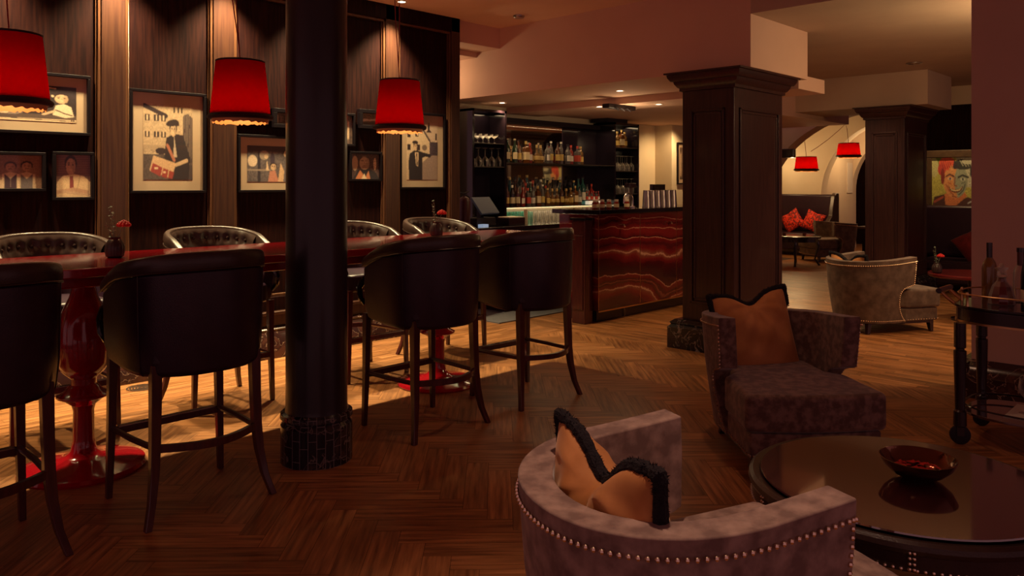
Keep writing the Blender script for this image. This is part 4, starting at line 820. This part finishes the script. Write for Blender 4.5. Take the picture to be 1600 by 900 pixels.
# ------------------------------------------------------------------ armchairs
def armchair(vel, nails=True):
    root = empty('armchair'); H = .76
    def zr(f): return lambda u: .50 + (H - .035 + .05 * abs(u) ** 1.5 - .50) * f
    c = lambda z: (lambda u: z)
    rows = [(c(.11), .325, .17), (c(.17), .333, .13), (c(.23), .342, .095), (c(.30), .352, .075), (c(.37), .362, .07), (c(.42), .369, .08), (c(.455), .373, .11), (c(.475), .376, .16), (c(.488), .378, .215), (zr(.0), .379, .24), (zr(.3), .384, .245), (zr(.6), .389, .25), (zr(.85), .393, .25), (zr(1), .395, .25)]
    sh, outs, ins = shell(rows, .4, .092, nb=30, ns=6, p=2.15); sh.build('backrest', vel, root, bev=.034, seg=4)
    if nails:
        nb_ = B()
        def dot(p, n_=6): nb_.ball(p, .0070, 6, 4)
        def along(pts, step, off=.003):
            acc = 0
            for a, b2 in zip(pts, pts[1:]):
                a, b2 = Vector(a), Vector(b2); L_ = (b2 - a).length
                while acc < L_: dot(a + (b2 - a) * (acc / L_)); acc += step
                acc -= L_
        up = [tuple(np.array(p) * np.array((1.008, 1.008, 1)) - np.array((0, 0, .045))) for p in outs[-1]]; along(up, .021)
        lo = [(p[0] * 1.006, p[1] * 1.006, .135) for p in outs[0]]; along(lo, .021)
        for j in (0, -1):
            col = [(r_[j][0] * 1.006, r_[j][1] - .014, r_[j][2]) for r_ in outs]; col[0] = (col[0][0], col[0][1], .13); col[-1] = (col[-1][0], col[-1][1], col[-1][2] - .045); along(col, .021)
        nb_.build('nailhead_trim', 'nail', root)
    pl = [(-.265, -.20), (-.27, .10), (-.345, .18), (-.365, .59)] + [(-.365 + .73 * t_, .59 + .035 * math.sin(PI * t_)) for t_ in (.1, .25, .4, .5, .6, .75, .9)] + [(.365, .59), (.345, .18), (.27, .10), (.265, -.20), (.16, -.27), (-.16, -.27)]
    s = B().prism(pl, .255, .445).build('seat_cushion', vel, root, bev=.030, seg=4)
    pl2 = [(x * .93, y * .97 if y > 0 else y * .9) for x, y in pl]
    B().prism(pl2, .12, .25).build('seat_base', vel, root, bev=.012)
    nb_ = B()
    for i in range(37): t_ = i / 36; nb_.ball((-.34 + .68 * t_, .574 + .034 * math.sin(PI * t_), .137), .0062, 6, 4)
    for sx in (-1, 1):
        for i in range(12): nb_.ball((sx * (.325 + .018 * i / 11), .20 + .36 * i / 11, .137), .0062, 6, 4)
    nb_.build('nailhead_trim', 'nail', root)
    for sx in (-1, 1):
        B().sweep([(sx * .295, .51, .125), (sx * .305, .52, 0)], [.028, .016], [.028, .016]).build('leg', 'ebony', root, bev=.003)
        B().sweep([(sx * .21, -.19, .125), (sx * .23, -.22, 0)], [.026, .016], [.026, .016]).build('leg', 'ebony', root, bev=.003)
    B().prism([(x * .88, y * .9) for x, y in pl], .095, .122).build('plinth', 'ebony', root)
    return root
def place(o, x, y, face_deg): o.location = (x, y, 0); o.rotation_euler.z = R(face_deg - 90)
a1 = armchair('velvet'); place(a1, 1.793, 1.144, -23.6); tag(a1, 'mauve velvet armchair seen from behind in the foreground with an orange cushion', 'armchair', 'barrel back velvet armchairs')
a2 = armchair('velvet_b'); place(a2, 4.314, 2.057, -133.2); tag(a2, 'brown velvet armchair facing the camera in front of the wooden pillar', 'armchair', 'barrel back velvet armchairs')
a3 = armchair('velvet_t'); place(a3, 8.43, 2.985, -27); tag(a3, 'taupe velvet armchair seen from behind beside the second wooden pillar', 'armchair', 'barrel back velvet armchairs')
a4 = copy_tree(a3); place(a4, 15.62, 6.15, 142); tag(a4, 'small distant velvet armchair in front of the far sofa with red cushions')

# ------------------------------------------------------------------ cushions
def cushion(name, W, H, Th, m, fringe=True, dent=.10, n=44, seed=0, top_only=False):
    root = empty(name); r_ = random.Random(seed); vs = []; fs = []; ph = r_.random() * 6
    def pos(u, v, s):
        x = W / 2 * u * (1 - .05 * (1 - v * v)) * 1.0; z = H / 2 * v * (1 - .05 * (1 - u * u)); d = dent * math.exp(-(u / .36) ** 2) * max(0, v) ** 1.5; z -= d
        t_ = Th / 2 * (max(0, 1 - abs(u) ** 2.4) ** .55) * (max(0, 1 - abs(v) ** 2.4) ** .55); an = math.atan2(v - .9, u); rr_ = u * u + (v - .9) ** 2; t_ *= 1 - .35 * math.exp(-(u / .12) ** 2) * max(0, v) + .05 * math.sin(9 * u + 5 * v + ph) + (.10 * math.sin(11 * an + ph) * math.exp(-rr_ / .9) + .03 * math.sin(19 * an) * math.exp(-rr_ / 2)) * rr_ / (rr_ + .12) + .04 * math.sin(7 * v - 4 * u + 2 * ph)
        return (x, s * t_, z)
    for s in (1, -1):
        for j in range(n + 1):
            for i in range(n + 1): vs.append(pos(2 * i / n - 1, 2 * j / n - 1, s))
    K = (n + 1) ** 2
    for j in range(n):
        for i in range(n): a = j * (n + 1) + i; fs += [(a, a + 1, a + n + 2, a + n + 1), (K + a, K + a + n + 1, K + a + n + 2, K + a + 1)]
    c = B().add(vs, fs); o = c.build('cover', m, root, ang=80)
    bm = bmesh.new(); bm.from_mesh(o.data); bmesh.ops.remove_doubles(bm, verts=bm.verts, dist=1e-5); bm.to_mesh(o.data); bm.free()
    if fringe:
        ed = [(2 * i / 40 - 1, 1) for i in range(41)] + [(1, 1 - 2 * i / 40) for i in range(1, 41)] + [(1 - 2 * i / 40, -1) for i in range(1, 41)] + [(-1, -1 + 2 * i / 40) for i in range(1, 40)]
        if top_only: ed = [(-1, .55 + .45 * i / 8) for i in range(8)] + ed[:41] + [(1, 1 - .45 * i / 8) for i in range(1, 9)]
        pts = [pos(u, v, 0) for u, v in ed]; f = B(); f.tube(pts, .012, 8, closed=not top_only, rad=[.016 + .005 * r_.random() for _ in pts])
        fv = []; ff = []
        for p in pts + [tuple((np.array(a) + np.array(b2)) / 2) for a, b2 in zip(pts, pts[1:])]:
            for q in range(16):
                d = Vector((r_.uniform(-1, 1), r_.uniform(-1, 1), r_.uniform(-1, 1))).normalized() * .025; e = Vector((r_.uniform(-1, 1), r_.uniform(-1, 1), r_.uniform(-1, 1))) * .006
                k = len(fv); fv += [Vector(p) - e, Vector(p) + e, Vector(p) + d]; ff.append((k, k + 1, k + 2))
        f.add(fv, ff); f.build('fringe', 'fringe', root, smooth=False)
    return root
def put(o, loc, rz, tilt, roll=0): o.matrix_world = Matrix.Translation(loc) @ Matrix.Rotation(R(rz), 4, 'Z') @ Matrix.Rotation(R(tilt), 4, 'X') @ Matrix.Rotation(R(roll), 4, 'Y')
c1 = cushion('cushion', .52, .44, .19, 'orange', dent=.09, seed=3); tag(c1, 'orange velvet cushion with black fringe on the foreground mauve armchair', 'cushion', 'orange velvet cushions with black fringe')
put(c1, (1.625, 1.215, .625), -114, 4)
c2 = cushion('cushion', .50, .49, .18, 'orange', dent=.07, seed=5, top_only=True); tag(c2, 'orange velvet cushion with black fringe on the brown armchair facing the camera', 'cushion', 'orange velvet cushions with black fringe')
put(c2, (4.40, 2.21, .615), -215, 14, 6)
c3 = copy_tree(c2); put(c3, (8.25, 3.08, .545), -117, 12); tag(c3, 'orange cushion with black fringe just showing over the taupe armchair back')

# ------------------------------------------------------------------ coffee table with bowl
ct = empty('coffee_table', (2.985, .935, 0)); tag(ct, 'round coffee table with dark glass top and nailhead leather rim', 'coffee table')
B().lathe([(0, .442), (.478, .442), (.484, .446), (.482, .451), (0, .451)], 80).build('glass_top', 'glassdark', ct)
B().lathe([(0, .425), (.47, .425), (.49, .44), (.512, .443), (.525, .435), (.528, .42), (.520, .405), (.515, .40), (.515, .35), (.50, .345), (.0, .345)][::-1], 80).build('leather_rim', 'leather2', ct, ang=30)
n_ = B()
for k in range(150): a = 2 * PI * k / 150; n_.ball((.517 * math.cos(a), .517 * math.sin(a), .358), .0058, 6, 4)
for k in range(6):
    a = 2 * PI * k / 6 + R(200)
    for sd in (-.012, .012):
        for z in range(4): n_.ball((.523 * math.cos(a + sd), .523 * math.sin(a + sd), .362 + .016 * z), .0058, 6, 4)
n_.build('nailhead_trim', 'nail', ct)
for k in range(4):
    a = PI / 4 + k * PI / 2; c, s = math.cos(a), math.sin(a); B().tube([(c * .42, s * .42, .35), (c * .44, s * .44, .25), (c * .43, s * .43, .10), (c * .47, s * .47, 0)], .03, 10, rad=[.032, .03, .02, .018]).build('leg', 'ebony', ct)
bw = empty('bowl', (3.03, .90, .451)); tag(bw, 'shiny bronze bowl of red petals on the round coffee table', 'bowl')
B().lathe([(0, 0), (.045, 0), (.085, .02), (.112, .045), (.128, .075), (.1245, .0755), (.108, .048), (.08, .026), (.04, .008), (0, .007)], 48).build('bowl_body', 'bronze', bw)
pt_ = B()
for k in range(70):
    a = rnd.random() * 6.28; r = .075 * math.sqrt(rnd.random()); z = .022 + .01 * rnd.random() + r * .1; q = [Vector((rnd.uniform(-1, 1), rnd.uniform(-1, 1), rnd.uniform(-.5, .5))) * .018 for _ in range(4)]
    c = Vector((r * math.cos(a), r * math.sin(a), z)); pt_.add([c + Vector((.016, 0, .004)), c + Vector((0, .014, 0)) + q[1] * .3, c + Vector((-.016, 0, .006)) + q[2] * .3, c + Vector((0, -.014, .002))], [(0, 1, 2, 3)])
o = pt_.build('rose_petals', 'petal', None, (3.03, .90, .451)); tag(o, 'heap of loose red petals inside the bronze bowl', 'petals', kind='stuff')

# ------------------------------------------------------------------ bar cart
bc = empty('bar_cart', (5.31, .86, 0)); tag(bc, 'black lacquered bar cart with brass gallery rail and castors', 'bar cart')
hx, hy = .27, .44
def oval(sx, sy, z=0, n=48, p=3.2):
    out = []
    for k in range(n): a = 2 * PI * k / n; c, s = math.cos(a), math.sin(a); out.append((sx * abs(c) ** (2 / p) * (1 if c > 0 else -1), sy * abs(s) ** (2 / p) * (1 if s > 0 else -1)))
    return out
B().prism(oval(hx + .03, hy + .05), .785, .80).build('tray_top', 'black', bc, bev=.004); B().prism(oval(hx + .02, hy + .04), .70, .785).build('apron', 'ebony', bc, bev=.008)
B().prism(oval(hx + .026, hy + .046), .700, .712).build('rim_moulding', 'brass', bc)
g = B(); g.tube([(x, y, .865) for x, y in oval(hx + .01, hy + .03)], .0045, 6, closed=True); g.build('gallery_rail', 'brass', bc)
for x, y in ((-hx + .02, hy - .06), (hx - .02, hy - .06), (0, hy + .03), (-hx - .01, 0), (-hx + .02, -hy + .06), (hx - .02, -hy + .06)): B().lathe([(.009, .80), (.007, .82), (.007, .86), (.010, .866), (.006, .88)], 10, (x, y, 0)).build('rail_post', 'brass', bc)
for sx in (-1, 1):
    for sy in (-1, 1):
        x, y = sx * (hx - .03), sy * (hy - .02)
        B().lathe([(.032, .70), (.032, .56), (.024, .555), (.024, .545), (.034, .54), (.034, .50), (.026, .20), (.034, .19), (.036, .11), (.02, .105)], 16, (x, y, 0)).build('leg', 'ebony', bc)
        cs = B().add([], []); cs.lathe([(.0, -.012), (.045, -.012), (.055, -.009), (.055, .009), (.045, .012), (0, .012)], 24); wv = [(v[2], v[0], v[1]) for v in cs.v]; cs.v = wv
        o = cs.build('castor_wheel', 'blackm', bc, (x, y, .0555)); o.rotation_euler.z = R([35, 28, 20, 50][(sx > 0) * 2 + (sy > 0)])
        f_ = B().box(-.02, -.014, -.02, .02, .0, .06).box(.014, .02, -.02, .02, 0, .06).box(-.02, .02, -.022, .022, .05, .06); o2 = f_.build('castor_fork', 'ebony', bc, (x, y, .05)); o2.rotation_euler.z = o.rotation_euler.z
B().prism(oval(hx, hy), .165, .18).build('lower_shelf', 'glassdark', bc, bev=.003); B().tube([(x, y, .215) for x, y in oval(hx, hy)], .0055, 6, closed=True).build('lower_rail', 'ebony', bc)
for sx in (-1, 1): B().tube([(sx * .085, hy + .03, .775), (sx * .085, hy + .09, .82), (sx * .085, hy + .12, .85)], .011, 8).build('handle_bracket', 'brass', bc)
B().tube([(-.12, hy + .125, .86), (.12, hy + .125, .86)], .017, 10).build('handle_bar', 'ebony', bc)
def cbottle(name, P, parts, loc, label):
    root = empty(name, loc); tag(root, label, 'bottle', 'bottles on the bar cart'); B().lathe(P, 24).build('bottle_body', parts[0], root)
    for nm, P2, mm in parts[1:]: B().lathe(P2, 24, caps=True).build(nm, mm, root)
    return root
cbottle('wine_bottle', [(0, 0), (.040, 0), (.042, .01), (.042, .19), (.034, .225), (.016, .255), (.0145, .33)], [BOT['golden'], ('foil_cap', [(.016, .25), (.0165, .335), (.0165, .345), (0, .345)], M['ebony'])], (5.47, 1.22, .80), 'tall wine bottle with dark foil neck at the left end of the cart')
dc = empty('decanter', (5.30, 1.12, .80)); tag(dc, 'cut glass decanter of red liquor with a star shaped stopper', 'decanter', 'bottles on the bar cart')
B().lathe([(0, 0), (.055, 0), (.060, .02), (.058, .06), (.045, .10), (.022, .13), (.018, .15), (.024, .155)], 8).build('decanter_body', BOT['red'], dc, smooth=False)
B().lathe([(0, .002), (.070, .002), (.066, .05), (.05, .105), (.026, .135), (.022, .155), (.03, .162)], 10, caps=False).build('cut_glass', 'clear', dc, smooth=False)
st_ = [];
for k in range(10): a = PI / 2 + k * PI / 5; q = .040 if k % 2 == 0 else .020; st_.append((q * math.cos(a), .20 + q * math.sin(a)))
s_ = B().prism(st_, -.012, .012, 'y').build('stopper', 'clear', dc, smooth=False); s_.rotation_euler.z = R(-40)
cbottle('gin_bottle', [(0, 0), (.038, 0), (.040, .01), (.040, .17), (.032, .205), (.018, .225), (.017, .25)], [M['clear'], ('neck_wrap', [(.0185, .22), (.0185, .30)], M['mahog']), ('cap', [(.021, .30), (.021, .325), (0, .327)], M['ebony'])], (5.43, 1.05, .80), 'clear square shouldered bottle with dark neck band on the cart')
cbottle('tall_bottle', [(0, 0), (.033, 0), (.034, .01), (.034, .18), (.026, .24), (.016, .29), (.016, .35)], [BOT['dark'], ('label', [(.0345, .03), (.0345, .10)], LABELM['cream']), ('cork', [(.019, .35), (.019, .355), (.012, .358), (.012, .372), (0, .372)], M['orange'])], (5.27, .985, .80), 'tall slim dark bottle with cork and pale label on the cart')
cbottle('liqueur_bottle', [(0, 0), (.04, 0), (.041, .01), (.041, .16), (.02, .22), (.016, .27)], [BOT['red'], ('cap', [(.018, .265), (.018, .30), (0, .30)], M['ebony'])], (5.45, .90, .80), 'dark red bottle on the cart cut off by the right photo edge')
for i, (x, y) in enumerate(((5.30, 1.0), (5.42, .95), (5.36, .88))):
    glass('wine_up', (x, y, .183), '%s champagne glass from the left on the lower cart shelf' % ORD[i], 'glasses on the lower cart shelf', s=1.0)
tag(B().box(5.15, 5.50, .55, 1.08, .181, .184).build('napkin', 'white'), 'white cloth lying on the lower cart shelf', 'cloth')

# ------------------------------------------------------------------ dark sofa, portrait, side table
def sofa(name, W, label, cat='sofa'):
    root = empty(name); tag(root, label, cat, 'high backed dark leather sofas'); h = 1.19
    B().prism([(-W / 2, 0), (W / 2, 0), (W / 2, .18), (-W / 2, .18)], .45, h).build('backrest', 'leather', root, bev=.05, seg=4)
    B().box(-W / 2, W / 2, .0, .80, .12, .30).build('frame', 'leather', root, bev=.02); B().box(-W / 2 + .1, W / 2 - .1, .12, .84, .30, .44).build('seat_cushion', 'leather', root, bev=.04, seg=3)
    for sx in (-1, 1):
        pts = [(.0, .12), (.0, h + .02), (.12, h + .03), (.22, h - .02), (.30, h - .22), (.36, .78), (.55, .66), (.80, .62), (.82, .5), (.80, .12)]
        a, b2 = (sx * W / 2 - .05, sx * W / 2 + .05); m = B().prism(pts, min(a, b2), max(a, b2), 'x'); m.build('wing_arm', 'leather2', root, bev=.02, seg=3)
    for sx in (-1, 1):
        for y in (.06, .74): B().lathe([(.02, 0), (.028, .12)], 10, (sx * (W / 2 - .08), y, 0)).build('leg', 'ebony', root)
    return root
s1 = sofa('sofa', 2.0, 'high backed dark leather sofa below the painted portrait'); s1.location = (12.85, 2.70, 0); s1.rotation_euler.z = R(90)
c = cushion('cushion', .54, .54, .2, 'redcush', False, .02, seed=8); put(c, (12.33, 2.86, .66), 90, 20, 38); tag(c, 'plain red cushion standing on its corner on the sofa below the portrait', 'cushion')
struct(B().box(13.2, 13.35, -3, 4.6, 0, 2.7).build('wall_far_right', 'panel', smooth=False)); struct(B().box(13.2, 13.35, -3, 4.6, 2.7, 2.98).build('trim_2', 'cream', smooth=False))
def can_p():
    c = Canvas(90, 90, (.45, .42, .10)); c.noise(.5, 40); c.ell(.2, .9, .2, .12, (.14, .22, .04)); c.ell(.05, .8, .1, .2, (.50, .48, .22)); c.rect(.55, .4, 1, 1, (.50, .50, .36)); c.noise(.5, 42, .5, .3, 1, 1)
    c.poly([(0, 0), (.05, .2), (.28, .26), (.5, .1), (.8, .2), (1, .14), (1, 0)], (.08, .03, .03)); c.line([(.05, .1), (.25, .2)], .02, (.4, .08, .05)); c.line([(.8, .08), (.97, .16)], .012, (.5, .5, .5)); c.poly([(.28, .26), (.3, .05), (.5, 0), (.78, .22), (.7, .35), (.4, .3)], (.60, .20, .08))
    c.ell(.52, .55, .27, .37, (.66, .30, .12)); m = c.x > .53 + .04 * np.sin(c.y * 9); e = (((c.x - .52) / .27) ** 2 + ((c.y - .55) / .37) ** 2) < 1; c.a[m & e] = (.30, .33, .24)
    c.ell(.34, .88, .19, .14, (.62, .09, .05)); c.ell(.22, .76, .09, .12, (.50, .06, .05)); c.ell(.24, .62, .045, .16, (.22, .03, .03)); c.ell(.70, .86, .22, .11, (.04, .04, .04)); c.ell(.80, .92, .14, .06, (.45, .45, .33)); c.ell(.93, .72, .09, .18, (.035, .03, .035)); c.ell(.90, .58, .035, .06, (.5, .5, .4)); c.poly([(.46, .76), (.5, .96), (.62, .78)], (.04, .03, .04)); c.poly([(.38, .76), (.44, .86), (.5, .74)], (.70, .36, .14))
    for q in range(5): c.line([(.2 + q * .05, .95 - q * .01), (.26 + q * .05, .78)], .007, (.30, .03, .03)); c.line([(.62 + q * .06, .95), (.70 + q * .06, .82)], .006, (.50, .5, .36))
    c.line([(.32, .62), (.40, .66), (.49, .62)], .016, (.10, .03, .04)); c.line([(.59, .60), (.68, .64), (.80, .60)], .018, (.04, .04, .04)); c.ell(.41, .575, .05, .028, (.75, .6, .4)); c.ell(.41, .575, .022, .026, (.10, .05, .14)); c.ell(.69, .56, .055, .028, (.6, .62, .5)); c.ell(.69, .56, .024, .026, (.05, .06, .06))
    c.line([(.52, .60), (.50, .44), (.56, .42)], .012, (.30, .10, .06)); c.poly([(.36, .43), (.44, .37), (.53, .355), (.62, .37), (.70, .43), (.66, .34), (.60, .30), (.53, .285), (.46, .30), (.40, .34)], (.16, .04, .03)); c.poly([(.39, .405), (.45, .36), (.53, .345), (.61, .36), (.67, .405), (.62, .335), (.53, .315), (.44, .335)], (.74, .60, .32)); c.line([(.32, .46), (.38, .34), (.48, .24)], .012, (.40, .09, .05)); c.line([(.74, .46), (.70, .34), (.6, .25)], .012, (.08, .09, .08)); c.line([(.36, .5), (.44, .46)], .01, (.5, .12, .06)); c.line([(.66, .48), (.74, .5)], .01, (.12, .14, .11)); c.line([(.46, .22), (.54, .2)], .012, (.3, .07, .05)); return c
pp = empty('painting', (12.9, 3.33, 1.53)); pp.rotation_euler.z = R(-90); tag(pp, 'colourful painted portrait of a smiling person, half red and half grey', 'painting')
W, H = .86, .95; f = B()
for a in ((-W / 2, W / 2, H / 2 - .11, H / 2), (-W / 2, W / 2, -H / 2, -H / 2 + .11), (-W / 2, -W / 2 + .13, -H / 2 + .11, H / 2 - .11), (W / 2 - .13, W / 2, -H / 2 + .11, H / 2 - .11)): f.box(a[0], a[1], -.04, 0, a[2], a[3])
f.build('frame', 'goldframe', pp, bev=.01); can_p().soft(1, .22, 3).mesh('canvas', pp, W - .26, H - .22, -.012)
spot((12.35, 3.3, 2.9), 70, 44, .5, WARM, .04, (.45, .1, -1.2))
tb = empty('side_table', (9.75, 2.35, 0)); tag(tb, 'low round dark red side table beyond the bar cart', 'side table')
B().lathe([(.42, .48), (.43, .49), (.43, .51), (.42, .52)], 48).build('table_top', mat('dark red top', (.10, .01, .012), .12), tb); B().lathe([(.2, 0), (.2, .02), (.04, .05), (.035, .48)], 24).build('pedestal', 'ebony', tb)
v3 = copy_tree(v); v3.location = (9.55, 2.64, .52); v3.scale = (1.1,) * 3; v3['group'] = ''; del v3['group']; tag(v3, 'small vase with red flower on the low table beyond the taupe armchair')

# ------------------------------------------------------------------ far vaulted room
def arch_wall(name, X, t, yspr, zspr, yc, zc, y_left, y_right, ztop, m):
    """wall in the plane X=const with an arched opening from yspr rightwards (towards -Y), crown (yc, zc)"""
    pts = [(y_left, 0), (yspr, 0), (yspr, zspr)]
    for i in range(1, 17): a = PI / 2 * i / 16; pts.append((yspr + (yc - yspr) * (1 - math.cos(a)), zspr + (zc - zspr) * math.sin(a)))
    y2 = 2 * yc - yspr
    for i in range(1, 17): a = PI / 2 * (1 - i / 16); pts.append((y2 - (yc - yspr) * (-1) * 0 + (yspr - yc) * -1 * 0 + (yc - y2) * (1 - math.cos(a)), zspr + (zc - zspr) * math.sin(a)))
    pts += [(y2, 0), (y_right, 0), (y_right, ztop), (y_left, ztop)]
    b_ = B(); b_.prism(pts, X, X + t, 'x'); o = b_.build(name, m, ang=25); return struct(o)
arch_wall('wall_arcade_front', 13.6, .35, 6.75, .9, 4.75, 2.72, 9.0, 2.0, 3.0, 'cream')
arch_wall('wall_arcade_middle', 17.0, .3, 7.0, 1.25, 5.4, 2.85, 11.0, 3.0, 3.4, 'cream')
arch_wall('wall_arcade_back', 18.9, .25, 7.05, 1.35, 5.9, 2.65, 9.0, 3.0, 3.4, 'cream')
struct(B().box(17.3, 18.9, 7.02, 7.2, 0, 3.4).build('wall_side_far', 'cream', smooth=False))
vb = B(); vs = []; fs = []      # barrel vault over the far room
for i in range(17):
    a = PI * i / 16; y = 5.6 + 3.6 * math.cos(a); z = 1.5 + 1.6 * math.sin(a)
    vs += [(13.95, y, z), (17.0, y, z)]
for i in range(16): fs.append((2 * i, 2 * i + 1, 2 * i + 3, 2 * i + 2))
vb.add(vs, fs); o = vb.build('ceiling_vault', 'cream'); struct(o); md = o.modifiers.new('s', 'SOLIDIFY'); md.thickness = .12; md.offset = -1
gr = B()      # groin rib seen between the two arches
struct(B().box(20.3, 20.4, 2, 9, 0, 3.4).build('wall_back', 'panel', smooth=False)); struct(B().box(12.0, 20.4, 9.0, 9.2, 0, 3.4).build('wall_far_left', 'cream', smooth=False))
struct(B().box(15.5, 20.4, 3.0, 9.2, -.03, -.0005).build('floor_far', mat('far boards', (.24, .10, .035), .35, col2=(.34, .15, .05), scale=9, stretch=(.6, 8, 1)), smooth=False))
tag(B().box(18.5, 18.8, 7.0, 7.02, 1.3, 2.0).build('wall_niche', 'white'), 'pale lit rectangular niche in the far side wall', 'niche')
s2 = sofa('sofa', 2.2, 'high backed dark sofa with red cushions in the far vaulted room'); s2.location = (16.85, 7.70, 0); s2.rotation_euler.z = R(90); s2.scale = (1, 1, 1.08)
for i, (y, lab) in enumerate(((7.39, 'left red patterned cushion on the far sofa'), (6.93, 'right red patterned cushion on the far sofa'))):
    c = cushion('cushion', .42, .42, .14, 'redpat', False, .02, seed=20 + i); put(c, (16.42, y, .72), 90, 16, [35, -20][i]); tag(c, lab, 'cushion', 'red patterned cushions')
ft = empty('low_table', (14.25, 6.35, 0)); tag(ft, 'small low round table with cabriole legs beside the far armchair', 'side table')
B().lathe([(.44, .50), (.45, .51), (.45, .54), (.44, .545)], 40).build('table_top', 'ebony', ft); B().lathe([(.40, .44), (.40, .50)], 40).build('apron', 'ebony', ft)
for k in range(4): a = k * PI / 2 + .4; c, s = math.cos(a), math.sin(a); B().tube([(c * .36, s * .36, .5), (c * .40, s * .40, .35), (c * .34, s * .34, .12), (c * .42, s * .42, 0)], .02, 8, rad=[.03, .028, .016, .022]).build('leg', 'black', ft)
cf = B().lathe([(0, 0), (.03, 0), (.035, .05), (.0, .052)], 14)
for i, (x, y) in enumerate(((14.1, 6.5), (14.3, 6.2))):
    o = cf.build('candle_glass', BOT['amber']) if i == 0 else o.copy()
    if i: COL.objects.link(o)
    o.location = (x, y, .545); tag(o, ['left', 'right'][i] + ' amber candle glass on the far low table', 'candle', 'candle glasses on the far table')
ch = empty('far_table', (16.4, 5.2, 0)); tag(ch, 'brown wooden table beyond the far armchair', 'table'); B().box(-.4, .4, -.6, .7, .62, .66).build('table_top', 'stile', ch)
for sx in (-1, 1):
    for sy in (-1, 1): B().box(sx * .35 - .03, sx * .35 + .03, sy * .55 - .03, sy * .55 + .03, 0, .62).build('leg', 'ebony', ch)
for i, (x, y, z, lab) in enumerate(((14.71, 6.34, 1.79, 'left glowing red pendant lamp in the far vaulted room'), (15.27, 5.76, 2.05, 'right glowing red pendant lamp in the far vaulted room'))):
    o = make_pendant(.235, .185, .215, 'shade_far') if i == 0 else copy_tree(pf)
    if i == 0: pf = o
    o.location = (x, y, z); tag(o, lab, 'pendant lamp', 'red pendant lamps in the far room'); point((x, y, z + .045), 4, (1, .5, .2), .02)
    B().tube([(0, 0, .22), (-.02, .02, .5), (-.05, .04, .60)] + [(-.05 + (.05 + .35) * -t_ * 1.0, .04 + .5 * t_, .60 - 0.65 * t_ * (1 - .2 * t_)) for t_ in (.2, .5, .8, 1)], .005, 6).build('cord', cordm, o)
sp_ = empty('wall_speaker', (13.45, 6.12, 2.05)); tag(sp_, 'small dark speaker fixed by the left arch edge of the far room', 'speaker'); B().box(-.05, .05, -.12, .12, -.08, .08).build('speaker_body', 'ebony', sp_, bev=.02)
